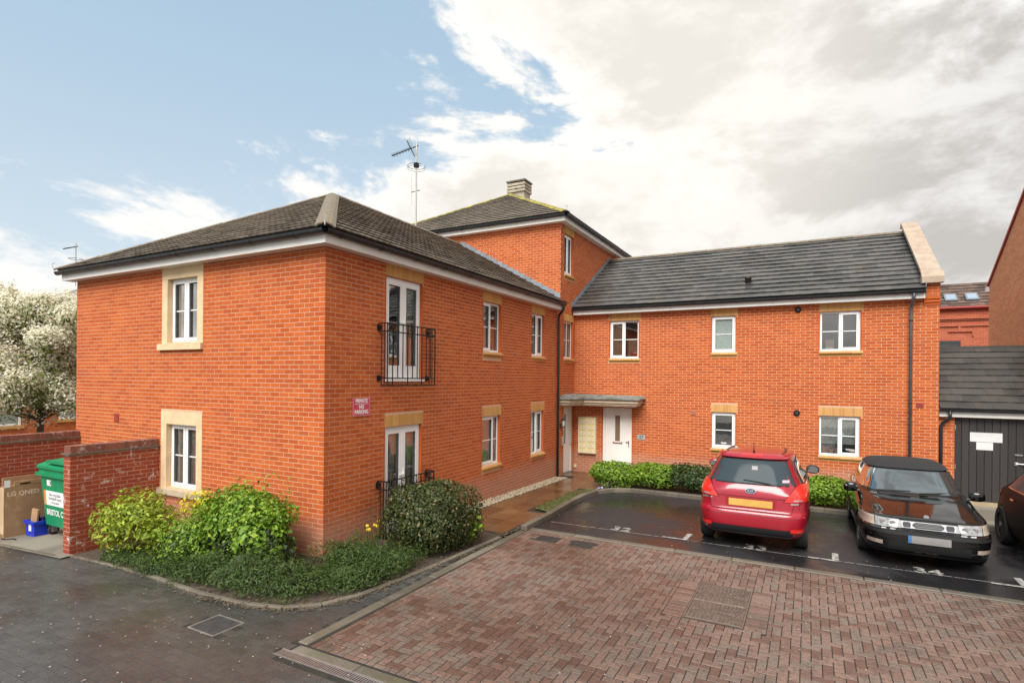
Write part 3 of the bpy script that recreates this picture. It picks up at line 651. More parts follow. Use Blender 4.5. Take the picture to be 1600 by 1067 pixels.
for k, o in WO.items():
    if k == 'door': continue
    lintel(FWG, o, top=4.86); sill(FWG, o)
for k, (q, s) in enumerate(zip(LW, LS)):
    a, b, c, d = s
    MB().box(a, b, q[3]-.003, min(d, 4.83), -.165, .006, FL).build('stone_lintel', M_STONE, B)
    MB().box(a, q[0]+.003, q[2]-.02, q[3]-.005, -.16, .004, FL).build('stone_jamb', M_STONE, B)
    MB().box(q[1]-.003, b, q[2]-.02, q[3]-.005, -.16, .004, FL).build('stone_jamb', M_STONE, B)
    MB().box(a-.07, b+.01, c, q[2]-.022, -.15, .055, FL).build('stone_sill', M_STONE if k == 0 else M_STONE_D, B)
# ---- windows
def frame_rect(mb, fr, a, b, c, d, w, d0, d1):
    mb.box(a, b, c, c+w, d0, d1, fr); mb.box(a, b, d-w, d, d0, d1, fr); mb.box(a, a+w, c+w, d-w, d0, d1, fr); mb.box(b-w, b, c+w, d-w, d0, d1, fr)
def curtains(fr, a, b, c, d, dd, mat, parent, name='curtain', amp=.012, waves=9):
    G = []
    for i in range(41):
        t = i/40; u = a+(b-a)*t; off = amp*math.sin(t*waves*6.28)+amp*.4*math.sin(t*23+1)
        G.append([fr(u, c, dd+off), fr(u, d, dd+off*.7)])
    MB().grid(G).build(name, mat, parent, smooth=True)
def window(fr, o, lights, dep=.07, bars=True, curt=(), glass=None, name='window', room=True, head=.0, fw=.05):
    """lights: (fraction0, fraction1, opening sash?)"""
    a, b, c, d = o; m = MB(); frame_rect(m, fr, a, b, c, d, fw, -dep-.07, -dep)
    for f0, f1, s in lights[1:]: u = a+(b-a)*f0; m.box(u-.026, u+.026, c+fw, d-fw, -dep-.068, -dep-.002, fr)
    m.box(a+.06, a+(b-a)*.42, d-.030, d-.018, -dep, -dep+.010, fr); m.box(a+(b-a)*.58, b-.06, d-.030, d-.018, -dep, -dep+.010, fr)
    W = m.build(name, M_UPVC, B)
    g = glass or [M_GLASS]*len(lights)
    for i, (f0, f1, s) in enumerate(lights):
        x0 = a+(b-a)*f0 + (fw if i == 0 else .026); x1 = a+(b-a)*f1 - (fw if i == len(lights)-1 else .026)
        z0, z1 = c+fw, d-fw; 
        if s:
            sm = MB(); frame_rect(sm, fr, x0-.016, x1+.016, z0-.016, z1+.016, .058, -dep-.03, -dep+.014); sm.build('sash', M_UPVC, W)
            x0 += .042; x1 -= .042; z0 += .042; z1 -= .042
        MB().box(x0, x1, z0, z1, -dep-.032, -dep-.030, fr, skip=('c0', 'a0', 'a1', 'b0', 'b1')).build('pane', g[i], W)
        gm_ = MB(); frame_rect(gm_, fr, x0, x1, z0, z1, .007, -dep-.028, -dep-.012 if not s else -dep+.002); gm_.build('gasket', M_PIPE_G, W)
        if bars: zc = (z0+z1)/2; MB().box(x0+.007, x1-.007, zc-.010, zc+.010, -dep-.029, -dep-.016, fr).build('glazing_bar', M_UPVC, W)
    if room: MB().box(a-.02, b+.02, c-.02, d+.02, -1.4, -dep-.071, fr, skip=('c1',)).build('room', M_ROOM, W)
    for f0, f1, h0, h1, mt, dd in curt: curtains(fr, a+(b-a)*f0, a+(b-a)*f1, c+(d-c)*h0, c+(d-c)*h1, dd-dep, mt, W, waves=max(3, 14*(f1-f0)))
    return W
two = [(0, .5, True), (.5, 1, True)]
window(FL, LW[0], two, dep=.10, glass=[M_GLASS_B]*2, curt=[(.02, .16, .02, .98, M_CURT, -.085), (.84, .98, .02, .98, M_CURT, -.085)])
window(FL, LW[1], two, dep=.10, curt=[(.03, .97, .03, .97, M_CURT, -.085)])
def french(o, curt, low):
    a, b, c, d = o; dep = .06; m = MB(); frame_rect(m, FRR, a, b, c, d, .05, -dep-.07, -dep)
    m.box(a-.01, b+.05, c-.03, c+.01, -dep, .035, FRR)
    m.box(a+.08, a+(b-a)*.40, d-.032, d-.018, -dep, -dep+.012, FRR); m.box(a+(b-a)*.56, b-.08, d-.032, d-.018, -dep, -dep+.012, FRR)
    W = m.build('french_door', M_UPVC, B); mid = (a+b)/2
    for k, (x0, x1) in enumerate(((a+.04, mid), (mid, b-.04))):
        s = MB(); frame_rect(s, FRR, x0, x1, c+.04, d-.05, .085, -dep-.05, -dep+.016); s.box(x0+.085, x1-.085, c+.12, c+.26, -dep-.048, -dep+.012, FRR); s.build('door_leaf', M_UPVC, W)
        MB().box(x0+.085, x1-.085, c+.26, d-.135, -dep-.03, -dep-.022, FRR, skip=('c0', 'a0', 'a1', 'b0', 'b1')).build('pane', M_GLASS, W)
        g_ = MB(); frame_rect(g_, FRR, x0+.085, x1-.085, c+.26, d-.135, .008, -dep-.02, -dep+.006); g_.build('gasket', M_PIPE_G, W)
    MB().box(mid+.03, mid+.055, c+.95, c+1.15, -dep+.016, -dep+.028, FRR).box(mid-.09, mid+.045, c+1.04, c+1.06, -dep+.03, -dep+.05, FRR).build('handle', M_UPVC, W)
    MB().box(a-.02, b+.02, c-.02, d+.02, -1.4, -dep-.071, FRR, skip=('c1',)).build('room', M_ROOM, W)
    for f0, f1, mt in curt: curtains(FRR, a+(b-a)*f0, a+(b-a)*f1, c+.03, d-.05, -dep-.105, mt, W, waves=14*(f1-f0))
french(RO['du'], [(.68, .97, M_CURT_G)], False); french(RO['dl'], [(.03, .45, M_CURT_G), (.52, .97, M_CURT_G)], True)
window(FRR, RO['u1'], [(0, .5, True), (.5, 1, False)], curt=[(.03, .45, .03, .97, M_CURT, -.085)])
window(FRR, RO['u2'], [(0, .5, False), (.5, 1, True)], curt=[(.5, .97, .03, .97, M_CURT, -.085)])
window(FRR, RO['l1'], [(0, .72, True), (.72, 1, False)], curt=[(.03, .97, .03, .97, M_CURT, -.085)])
window(FRR, RO['l2'], [(0, .5, False), (.5, 1, True)], curt=[(.3, .97, .03, .97, M_CURT_G, -.085)])
window(FRR, RO['n'], [(0, .5, False), (.5, 1, False)], curt=[(.03, .97, .03, .97, M_BLIND, -.09)])
window(FRR, RO['t'], [(0, .5, True), (.5, 1, True)], curt=[(.03, .97, .18, .97, M_CURT, -.085)], bars=False)
window(FWG, WO['w1'], [(0, .5, True), (.5, 1, False)], curt=[(.02, .46, .03, .97, M_BLIND, -.09), (.52, .98, .03, .52, M_BLIND, -.25)])
window(FWG, WO['w2'], [(0, 1, True)], glass=[M_GLASS_OBS], room=False); window(FWG, WO['w3'], [(0, 1, True)])
window(FWG, WO['w4'], [(0, .5, False), (.5, 1, True)])
window(FWG, WO['w5'], [(0, .5, False), (.5, 1, True)], curt=[(.02, .98, .29, .97, M_LACE, -.075)])
# ---- doors
def door(fr, o, glass, hand, name, lbl):
    a, b, c, d = o; dep = .05; m = MB()
    m.box(a, a+.07, c, d, -dep-.08, -dep, fr); m.box(b-.07, b, c, d, -dep-.08, -dep, fr); m.box(a+.07, b-.07, d-.07, d, -dep-.08, -dep, fr)
    D = m.build(name, M_DOOR, B); D['label'] = lbl
    MB().box(a+.074, b-.074, c+.06, d-.074, -dep-.06, -dep-.015, fr).build('door_leaf', M_DOOR, D)
    MB().box(a+.01, b-.01, c-.02, c+.05, -dep-.1, .03, fr).build('threshold', M_PIPE_G, D)
    g0, g1, g2, g3 = glass; t = MB(); frame_rect(t, fr, g0-.035, g1+.035, g2-.035, g3+.035, .035, -dep-.016, -dep-.003); t.build('glazing_bead', M_DOOR, D)
    MB().box(g0, g1, g2, g3, -dep-.018, -dep-.010, fr).build('pane', M_GLASS_DOOR if hand == 'lever' else M_BLACK, D)
    if hand == 'lever':
        MB().box(b-.125, b-.095, c+.90, c+1.10, -dep-.015, -dep-.005, fr).box(b-.20, b-.10, c+1.05, c+1.07, -dep+.01, -dep+.025, fr).build('handle', M_METAL, D)
        MB().box((g0+g1)/2-.15, (g0+g1)/2+.15, c+.985, c+1.045, -dep-.016, -dep-.006, fr).build('letter_plate', pmat('bronze_plate', (.28, .17, .14), rough=.4, metal=.4), D)
        MB().lathe([(.012, 0), (.012, .01)], Fr(fr(b-.105, c+1.55, -dep-.016), fr.A, fr.B, fr.C), 8).build('lock', M_METAL, D)
    else:
        MB().tube([fr(b-.13, c+.95, -dep-.015), fr(b-.13, c+.95, -dep+.05), fr(b-.13, c+1.35, -dep+.05), fr(b-.13, c+1.35, -dep-.015)], .013).build('handle', M_METAL, D)
door(FWG, WO['door'], (1.345, 1.50, .90, 1.69), 'lever', 'entrance_door', 'white panel door with tall frosted slot and bronze letter plate')
door(FRR, RO['door'], (9.74, 9.84, .80, 1.72), 'bar', 'entrance_door', 'white communal door with a narrow dark glass slot')
# ---- fascia, soffit, gutter
def eaves(fr, u0, u1, z, m0=0, m1=0, cut=None):
    """m0/m1: mitre extension at the ends (1 = external corner)"""
    f = MB(); f.box(u0-((.2 if fr is not FRR else .1795) if m0 else 0), u1+(.2 if m1 else 0), z, z+.17, .18, .2, fr); f.build('fascia', M_FASCIA, B)
    MB().box(u0-(.178 if m0 else 0) if fr is not FRR else u0+.021, u1+(.178 if m1 else 0), z+.004, z+.014, -.02, .18, fr).build('soffit', M_FASCIA, B)
    g = []; a, b = u0-(.26 if m0 else 0), u1+(.26 if m1 else 0); n = 9; rad = .064
    m = MB()
    for q0, q1, flip in ((rad, rad-.004, 0),):
        G = [[fr(x, z+.178+rad*math.sin(math.pi+math.pi*k/n), .26+rad*math.cos(math.pi+math.pi*k/n)) for k in range(n+1)] for x in (a, b)]
        m.grid(G)
        G2 = [[fr(x, z+.180+(rad-.006)*math.sin(math.pi+math.pi*k/n), .26+(rad-.006)*math.cos(math.pi+math.pi*k/n)) for k in range(n+1)] for x in (a, b)]
        m.grid(G2, flip=True)
    m.box(a, b, z+.176, z+.186, .26+rad-.007, .26+rad+.004, fr)
    if not m0: m.prism([(.26+.064*math.cos(t), z+.178+.064*math.sin(t)) for t in [math.pi+math.pi*k/8 for k in range(9)]], 0, .006, Fr(fr(a, 0, 0), fr.C, fr.B, -fr.A))
    if not m1: m.prism([(.26+.064*math.cos(t), z+.178+.064*math.sin(t)) for t in [math.pi+math.pi*k/8 for k in range(9)]], 0, .006, Fr(fr(b, 0, 0), fr.C, fr.B, -fr.A))
    gt = m.build('gutter', M_GUTTER, B, smooth=False); autosmooth(gt, 40)
    n = max(2, round((b-a)/.95))
    for k in range(n):
        x = a+(k+.35)*(b-a)/n; bm_ = MB(); G = [[fr(x+e, z+.178+.072*math.sin(math.pi+math.pi*j/8), .26+.072*math.cos(math.pi+math.pi*j/8)) for j in range(9)] for e in (-.022, .022)]
        bm_.grid(G); bm_.box(x-.022, x+.022, z+.15, z+.19, .2, .212, fr); bm_.build('gutter_bracket', M_GUTTER, gt)
eaves(FL, -7.47, 0, 4.82, 1, 1); eaves(FRR, 0, 8.94, 4.82, 1, 0)
eaves(FTL, -7.47, 0, 7.49, 1, 1); eaves(FRR, 9.2, 16.67, 7.49, 1, 1); eaves(FWG, .03, 9.06, 4.82)
# ---- roofs
def clip(poly, P):
    """Sutherland-Hodgman, P convex ccw"""
    for (ax, ay), (bx, by) in zip(P, P[1:]+P[:1]):
        out = []
        def side_(p): return (bx-ax)*(p[1]-ay)-(by-ay)*(p[0]-ax)
        for i, p in enumerate(poly):
            q = poly[(i+1) % len(poly)]; sp, sq = side_(p), side_(q)
            if sp >= 0: out.append(p)
            if (sp >= 0) != (sq >= 0):
                t = sp/(sp-sq); out.append((p[0]+(q[0]-p[0])*t, p[1]+(q[1]-p[1])*t))
        poly = out
        if len(poly) < 3: return []
    return poly
TILES = []
def tile_geo(s0, t0, w, g, prof, th, P=None):
    """list of (verts(a,b,c), faces) of one tile in its slope frame, clipped to P"""
    k = len(prof)-1; vs = []; fs = []
    def h(s, t): 
        x = (s-s0)/w*k; i = min(max(int(x), 0), k-1); x -= i
        return th*(1-(t-t0)/g*.85) + prof[i]*(1-x)+prof[i+1]*x
    for i in range(k):
        a, b = s0+w*i/k, s0+w*(i+1)/k
        q = [(a, t0), (b, t0), (b, t0+g), (a, t0+g)]
        if P: q = clip(q, P)
        if len(q) < 3: continue
        base = len(vs); vs += [(x, y, h(x, y)) for x, y in q]; fs.append(tuple(range(base, base+len(q))))
        lo = [(x, y) for x, y in q if abs(y-t0) < 1e-6]
        if len(lo) == 2:
            (x0, _), (x1, _) = sorted(lo); base = len(vs); sl = .022; bk = .05
            vs += [(x0, t0, h(x0, t0)-sl), (x1, t0, h(x1, t0)-sl), (x1, t0, h(x1, t0)), (x0, t0, h(x0, t0)), (x0, t0+bk, h(x0, t0)-sl), (x1, t0+bk, h(x1, t0)-sl), (x0, t0+bk, -.005), (x1, t0+bk, -.005)]
            fs += [(base, base+1, base+2, base+3), (base+4, base+5, base+1, base), (base+6, base+7, base+5, base+4)]
    return vs, fs
def area_inside(q, P): return len(clip(q, P)) == 4
def slope(name, O, S, Tv, P, w, g, prof, th, mat, parent, collect=True, bond=True, thick=True, bowj=.004):
    N = Vector(S).cross(Vector(Tv)); fr = Fr(O, S, Tv, N)
    r = MB(); n = len(P); r.add([fr(a, b, -.006) for a, b in P], [tuple(range(n))]); r.add([fr(a, b, -.05) for a, b in P], [tuple(range(n-1, -1, -1))])
    R_ = r.build(name, M_FELT, parent)
    s_lo, s_hi = min(p[0] for p in P), max(p[0] for p in P); t_hi = max(p[1] for p in P)
    out = []; j = 0
    while j*g < t_hi-.02:
        s = s_lo - (w/2 if (j % 2 and bond) else 0)
        while s < s_hi:
            q = [(s, j*g), (s+w, j*g), (s+w, (j+1)*g), (s, (j+1)*g)]
            c = clip(q, P)
            if len(c) >= 3:
                full = len(c) == 4 and all(abs(a[0]-b[0]) < 1e-6 and abs(a[1]-b[1]) < 1e-6 for a, b in zip(sorted(c), sorted(q)))
                out.append((fr, s, j*g, w, g, prof, th, None if full else P, mat, R_))
            s += w
        j += 1
    if collect: TILES.extend(out)
    return R_, fr, out
def emit_tiles(L, lim):
    def key(t):
        P = t[0](t[1]+t[3]/2, t[2]+t[4]/2, 0); d = CAM-P
        return -(t[0].C.dot(d.normalized()))*t[3]*t[4]/d.length_squared + (0 if t[7] is None else 9)
    L.sort(key=key); cache = {}; rest = {}
    for i, (fr, s, t, w, g, prof, th, P, mat, R_) in enumerate(L):
        if i < lim and P is None:
            k = (w, g, tuple(prof), th, mat.name)
            if k not in cache:
                v, f = tile_geo(-w/2, 0, w-.003, g, prof, th); mb = MB(); mb.add(v, f, 0); cache[k] = mb.mesh('roof_tile', mat)
            o = put(bpy.data.objects.new('roof_tile', cache[k]), R_); p = fr(s+w/2, t, random.uniform(0, .005))
            o.matrix_world = Matrix(((fr.A.x, fr.B.x, fr.C.x, p.x), (fr.A.y, fr.B.y, fr.C.y, p.y), (fr.A.z, fr.B.z, fr.C.z, p.z), (0, 0, 0, 1)))
        else:
            v, f = tile_geo(s, t, w-.003, g, prof, th, P); mb = rest.setdefault(R_.name, (MB(), mat, R_))[0]; dz = random.uniform(0, .005)
            mb.add([fr(a, b, c+dz) for a, b, c in v], f, random.random())
    for mb, mat, R_ in rest.values(): mb.build('roof_tiles', mat, R_, kind='stuff')
ROLL_P = [.0, .005, .0, .005, .0]; FLAT_P = [.003, 0.0, 0.003]
def hipvec(tan): c = 1/math.sqrt(1+tan*tan); return c, tan*c
ta = .5525; c, s = hipvec(ta); run = 4.005; TL = run/c
slope('roof', (0, -.27, 5.04), (1, 0, 0), (0, c, s), [(-7.74, 0), (.27, 0), (-3.735, TL)], .30, .272, ROLL_P, .042, M_TILE, B)
RA, _, _ = slope('roof', (.27, 0, 5.04), (0, 1, 0), (-c, 0, s), [(-.27, 0), (9.19, 0), (9.19, TL), (3.735, TL)], .30, .272, ROLL_P, .042, M_TILE, B)
m = MB(); m.add([(-7.74, -.27, 5.02), (-7.74, 9.2, 5.02), (-3.735, 9.2, 7.25), (-3.735, 3.735, 7.25)], [(0, 3, 2, 1)]); m.build('rear_roof', M_TILE, B)
tt = .565; c2, s2 = hipvec(tt); TT = run/c2
RTL, _, _ = slope('roof', (0, 8.93, 7.71), (1, 0, 0), (0, c2, s2), [(-7.74, 0), (.27, 0), (-3.735, TT)], .30, .272, ROLL_P, .042, M_TILE, B)
slope('roof', (.27, 0, 7.71), (0, 1, 0), (-c2, 0, s2), [(8.93, 0), (17.0, 0), (13.2, TT), (12.935, TT)], .30, .272, ROLL_P, .042, M_TILE, B)
m = MB(); m.add([(-7.74, 8.93, 7.69), (-7.74, 17, 7.69), (-3.735, 13.2, 9.97), (-3.735, 12.935, 9.97), (.27, 17, 7.69)], [(0, 3, 2, 1), (1, 2, 4)]); m.build('rear_roof', M_TILE, B)
tw = .584; cw, sw = hipvec(tw); TW_ = 3.783/cw
RW, FRW, _ = slope('roof', (0, 10.117, 5.035), (1, 0, 0), (0, cw, sw), [(0.005, 0), (9.08, 0), (9.08, TW_), (0.005, TW_)], .335, .3145, FLAT_P, .038, M_TILE_W, B)
m = MB(); m.add([(0, 13.9, 7.24), (9.08, 13.9, 7.24), (9.08, 17.7, 5.0), (0, 17.7, 5.0)], [(0, 1, 2, 3)]); m.build('rear_roof', M_TILE_W, B)
emit_tiles(TILES, 300)
def ridge(parent, p0, p1, mat, w=.13, drop=.075, L=.42, lift=.055, th=.018):
    p0, p1 = Vector(p0), Vector(p1); d = (p1-p0); n = max(1, round(d.length/L)); l = d.length/n; d.normalize()
    x = d.cross(Vector((0, 0, 1))).normalized(); up = x.cross(d)
    prof = [(-w, -drop), (-w*.6, -drop*.32), (-w*.2, 0), (w*.2, 0), (w*.6, -drop*.32), (w, -drop)]
    V = []; 
    for a in (-l/2+.003, l/2+.012):
        lift2 = .006 if a > 0 else 0
        V += [(q, a, h+lift2) for q, h in prof] + [(q*.9, a, h-th) for q, h in prof]
    F = [(i, i+1, 12+i+1, 12+i) for i in range(5)] + [(i+1, i, 6+i, 7+i) for i in range(5)] + [(12+i, 13+i, 19+i, 18+i) for i in range(5)] + [(0, 12, 18, 6), (17, 5, 11, 23)]
    mb = MB(); mb.add(V, F); me = mb.mesh('ridge_tile', mat)
    for k in range(n):
        o = put(bpy.data.objects.new('ridge_tile', me), parent); P = p0 + d*(l*(k+.5)) + up*(lift + random.uniform(-.004, .004))
        o.matrix_world = Matrix(((x.x, d.x, up.x, P.x), (x.y, d.y, up.y, P.y), (x.z, d.z, up.z, P.z), (0, 0, 0, 1)))
ap = (-3.735, 3.735, 7.25)
ridge(RA, (.27, -.27, 5.04), ap, M_RIDGE, w=.15, drop=.06); ridge(RA, (-7.74, -.27, 5.04), ap, M_RIDGE, w=.15, drop=.06); ridge(RA, ap, (-3.735, 9.15, 7.25), M_RIDGE)
at_ = (-3.735, 12.935, 9.97)
ridge(RTL, (.27, 8.93, 7.71), at_, M_RIDGE_G, w=.15, drop=.06); ridge(RTL, (-7.74, 8.93, 7.71), at_, M_RIDGE_G, w=.15, drop=.06); ridge(RTL, at_, (-3.735, 13.2, 9.97), M_RIDGE_G)
ridge(RW, (.02, 13.9, 7.245), (9.05, 13.9, 7.245), M_RIDGE)
MB().tube([(.33, -.33, 5.03), (.33, -.33, 5.10), (.27, -.27, 5.17), (.20, -.20, 5.16)], .007, 6).build('hip_iron', M_METAL, B); MB().tube([(-7.76, -.31, 5.05), (-7.8, -.33, 5.17), (-7.74, -.3, 5.2)], .007, 6).build('hip_iron', M_METAL, B)
MB().tube([(.33, 8.87, 7.72), (.33, 8.87, 7.86), (.28, 8.9, 7.86)], .008, 6).build('hip_iron', M_METAL, B)
# roof vent on the wing
p = FRW(5.05, 1.13, .03); MB().lathe([(.085, -.05), (.085, .10), (.10, .10), (.10, .13), (.03, .15)], Fr(p, (1, 0, 0), (0, 1, 0), (0, 0, 1)), 14).build('roof_vent', pmat('brown_vent', (.06, .035, .03), rough=.6), B, smooth=True)
# stepped lead flashing
for k in range(18):
    x1 = .0-k*.2; x0 = x1-.208; zt = lambda x: 5.04+(.27-x)*ta; e = .002+.004*(k % 2)
    mb = MB(); mb.prism([(x0, zt(x0)), (x1, zt(x1)-.01), (x1, zt(x1)+.20), (x0+.03, zt(x1)+.24), (x0, zt(x1)+.19)], e, e+.008, FTL, r=random.random()); mb.build('flashing_step', M_LEAD, B)
for k in range(19):
    y0 = 10.10+k*.198; y1 = y0+.206; zt = lambda y: 5.035+(y-10.117)*tw; e = .002+.004*(k % 2)
    mb = MB(); mb.prism([(y0, zt(y0)-.01), (y1, zt(y1)), (y1, zt(y0)+.18), (y1-.03, zt(y0)+.23), (y0, zt(y0)+.20)], e, e+.008, FRR, r=random.random()); mb.build('flashing_step', M_LEAD, B)
# chimney
cm = MB().box(-4.0, -3.30, 13.22, 13.75, 9.4, 10.40).build('chimney', pmat('chimney_stone', (.30, .26, .20), (.44, .39, .30), 4, .9, bump=.5, c3=(.16, .14, .10), c3scale=5), B)
for k in range(3): MB().box(-4.05, -3.25, 13.17, 13.80, 10.16+k*.13, 10.16+k*.13+.09).build('chimney_band', MATS['chimney_stone'], cm)
MB().box(-4.07, -3.23, 13.15, 13.82, 10.56, 10.62).build('chimney_cap', pmat('mossy_cap', (.10, .095, .07), (.16, .15, .10), 8, .9), cm)
# ---- gable parapet on the wing
pz = lambda y: 5.035+(y-10.117)*tw
m = MB(); Yf = Fr((9.08, 0, 0), (0, 1, 0), (0, 0, 1), (1, 0, 0))
m.prism([(10.42, 4.84), (17.2, 4.84), (17.2, 5.2), (13.9, pz(13.9)+.16), (10.42, pz(10.42)+.12)], 0, .28, Yf); m.build('parapet_wall', M_BRICK_FAR, B)
MB().prism([(10.16, pz(10.2)-.05), (10.16, pz(10.2)+.10), (13.9, pz(13.9)+.16), (13.9, pz(13.9)-.1)], -.014, -.003, Yf).build('lead_soaker', M_LEAD, B)
for k in range(5):
    y0, y1 = 10.30+k*.72, 10.30+(k+1)*.72-.006; o = .18
    MB().prism([(y0, pz(y0)+o), (y1, pz(y1)+o), (y1, pz(y1)+o+.10), (y0, pz(y0)+o+.10)], -.07, .33, Yf).build('coping_stone', M_COPING, B)
MB().prism([(10.20, pz(10.2)+.10), (10.42, pz(10.2)+.10), (10.42, pz(10.42)+.30), (10.28, pz(10.3)+.295), (10.20, pz(10.2)+.25)], -.09, .35, Yf).build('kneeler_stone', M_COPING, B)
MB().prism([(13.895, pz(13.895)+.17), (14.1, pz(13.895)+.17), (14.1, pz(13.895)+.26), (13.98, pz(13.895)+.33), (13.895, pz(13.895)+.29)], -.075, .335, Yf).build('coping_stone', M_COPING, B)
for k in range(3):
    MB().box(9.06, 9.375, 4.66+k*.075, 4.725+k*.075, -.01, .02+.022*k, FWG, r=random.random()).build('corbel_course', M_BRICK, B)
# bricks of the pier above the corbel sit 6 cm proud
for r_ in brick_rows(9.10, 9.375, 4.89, 5.26, []):
    MB().box(*r_, -.01, .062, FWG, r=random.random()).build('pier_brick', M_BRICK, B)
MB().box(9.10, 9.372, 4.88, 5.27, -.01, .056, FWG).build('pier_core', M_MORTAR, B)
# ---- downpipes
def dpipe(pts, mat, clips, out, rad=.036):
    d = MB().tube(pts, rad, 10).build('downpipe', mat, B, smooth=True)
    for z in clips:
        x, y = pts[-2][0], pts[-2][1]; MB().lathe([(.044, -.018), (.044, .018)], Fr((x, y, z), (1, 0, 0), (0, 1, 0), (0, 0, 1)), 10).build('pipe_clip', M_GUTTER, d)
dpipe([(.26, 8.86, 5.0), (.26, 8.86, 4.86), (.20, 8.89, 4.78), (.09, 8.95, 4.70), (.065, 8.96, 4.62), (.065, 8.96, 4.5), (.065, 8.96, gz(0, 9)-.02)], M_GUTTER, (4.4, 2.3, .15), 0)
dpipe([(8.83, YW-.26, 4.98), (8.83, YW-.26, 4.84), (8.81, YW-.2, 4.76), (8.80, YW-.1, 4.66), (8.80, YW-.065, 4.58), (8.80, YW-.065, 4.4), (8.80, YW-.065, gz(8, 10.3)-.02)], M_PIPE_G, (4.30, 2.28, .6), 0)
# ---- canopy over the two doors
can = [(0, 9.16), (.30, 9.22), (.44, 9.40), (.50, 9.80), (2.20, 9.80), (2.20, YW-.002), (0, YW-.002)]
def inset(P, d): return [(max(x-d, 0.0) if x > 0 else 0.0, y+d if y < YW-.1 else y) for x, y in P]
C0 = MB().prism(inset(can, .02), 2.04, 2.10).build('canopy', M_CANOPY, B)
MB().prism(inset(can, .05), 2.0, 2.04).build('canopy_moulding', M_CANOPY, C0); MB().prism([(x+(.03 if x > 0 else 0), y-(.03 if y < YW-.1 else 0)) for x, y in can], 2.10, 2.15).build('canopy_moulding', M_CANOPY, C0); MB().prism(inset(can, .0), 2.15, 2.20).build('canopy_moulding', M_CANOPY, C0)
cr_ = MB(); top = [(0, 9.30), (.2, 9.34), (.3, 9.9), (2.1, 9.95), (2.1, YW-.004), (0, YW-.004)]
lowp = [(x+(.10 if x > 0 else 0), y-(.09 if y < YW-.1 else 0)) for x, y in can]
cr_.prism(lowp, 2.20, 2.235); cr_.add([(x, y, 2.235) for x, y in lowp[:3]+lowp[3:]] + [(0, 9.55, 2.34), (.12, 9.6, 2.34), (.16, 9.7, 2.34), (.2, 10.25, 2.34), (2.2, 10.25, 2.30), (2.2, YW-.003, 2.31), (0, YW-.003, 2.34)], [(i, i+1, 8+i, 7+i) for i in range(6)] + [tuple(range(7, 14))])
cr_.build('canopy_roof', pmat('mossy_lead', (.13, .15, .14), (.24, .27, .26), 6, .7, c3=(.09, .085, .045), c3scale=5, c3lo=.5, c3hi=.66), C0)
# ---- small vents on the walls
def vent_box(fr, a, b, c, d, mat, name='air_brick', slots=True):
    v = MB().cbox(a, b, c, d, -.005, .015, .006, fr).build(name, mat, B)
    if slots:
        for k in range(3): z = c+(d-c)*(k+.7)/3.4; MB().box(a+.015, b-.015, z-.005, z+.005, .0151, .019, fr).build('vent_slot', mat, v)
vent_box(FL, -5.935, -5.765, 1.85, 2.02, M_VENT); vent_box(FWG, 8.93, 9.075, 2.18, 2.305, M_VENT); vent_box(FWG, 3.61, 3.75, 1.79, 1.92, pmat('faded_vent', (.34, .13, .09), (.40, .17, .12)))
MB().box(.02, .115, .0, .095, 0, .04, Fr(FWG(0, 0, 0), FWG.A, FWG.B, FWG.C)).build('cable_box', pmat('cream_plastic', (.62, .50, .34)), B)
for u, z in ((6.345, 4.695), (6.337, 1.956)):
    f = Fr(FWG(u, z, 0), FWG.A, FWG.B, FWG.C); v = MB().lathe([(.078, -.01), (.078, .03), (.062, .035), (.058, .012), (.02, .012)], f, 16).build('flue_vent', M_IRON, B, smooth=False)
    MB().lathe([(.034, .0), (.034, .06), (.022, .06), (.022, .02)], f, 14).build('flue_pipe', M_PIPE_G, v)
# ================================================================ OTHER STRUCTURES AND THINGS
def thing(name, label, cat, loc=(0, 0, 0), group=None):
    return tag(empty(name, loc), label, cat, group)
def wb(mb, name, mat, root, part=None, smooth=False, kind=None):
    """build world-space geometry as a part of root (or as a sub-part of part)"""
    o = mb.build(name, mat, part or root, smooth, kind)
    if part is None: world_child(o, root)
    return o
# ---- low brick walls of the bin store
def low_wall(label, fr, u0, u1, z0, z1, th, end=None):
    W = thing('garden_wall', label, 'wall', fr((u0+u1)/2, z0, -th/2))
    core = wb(MB().box(u0+.003, u1, z0, z1, -th+.003, -.003, fr), 'wall_core', M_MORTAR_W, W)
    faces = [(fr, u0, u1)]
    if end: faces.append((end, 0, th))
    for f, a, b in faces:
        for (p, q, c, d) in brick_rows(a, b, z0, z1, [], uorg=0 if f is fr else .1125):
            wb(MB().box(p, q, c, d, -.03, random.uniform(-.001, .002), f, r=random.random(), skip=('c0',)), 'brick', M_BRICK_W, W)
    wb(MB().box(u0-.035, u1, z1, z1+.028, -th-.03, .03, fr), 'creasing_tile', M_KERB, W)
    n = round((u1-u0)/.078); w = (u1-u0)/n
    wb(MB().box(u0+.006, u1-.002, z1+.028, z1+.148, -th+.006, -.006, fr), 'coping_core', M_MORTAR_W, W)
    for k in range(n):
        wb(MB().cbox(u0+k*w+.004, u0+(k+1)*w-.004, -th, 0, 0, .125+random.uniform(-.003, .003), .006, Fr(fr(0, z1+.028, 0), fr.A, fr.C, -fr.A.cross(fr.C)), r=random.random()), 'coping_brick', M_COPE, W)
    return W
f1 = Fr((-4.35, 0, 0), (0, 1, 0), (0, 0, 1), (1, 0, 0)); f1e = Fr((-4.565, -1.46, 0), (1, 0, 0), (0, 0, 1), (0, -1, 0))
low_wall('short red brick wall with dark coping between the bins and the green shrubs', f1, -1.46, -.004, -.32, 1.44, .215, f1e)
f2 = Fr((-7.28, 0, 0), (0, 1, 0), (0, 0, 1), (1, 0, 0))
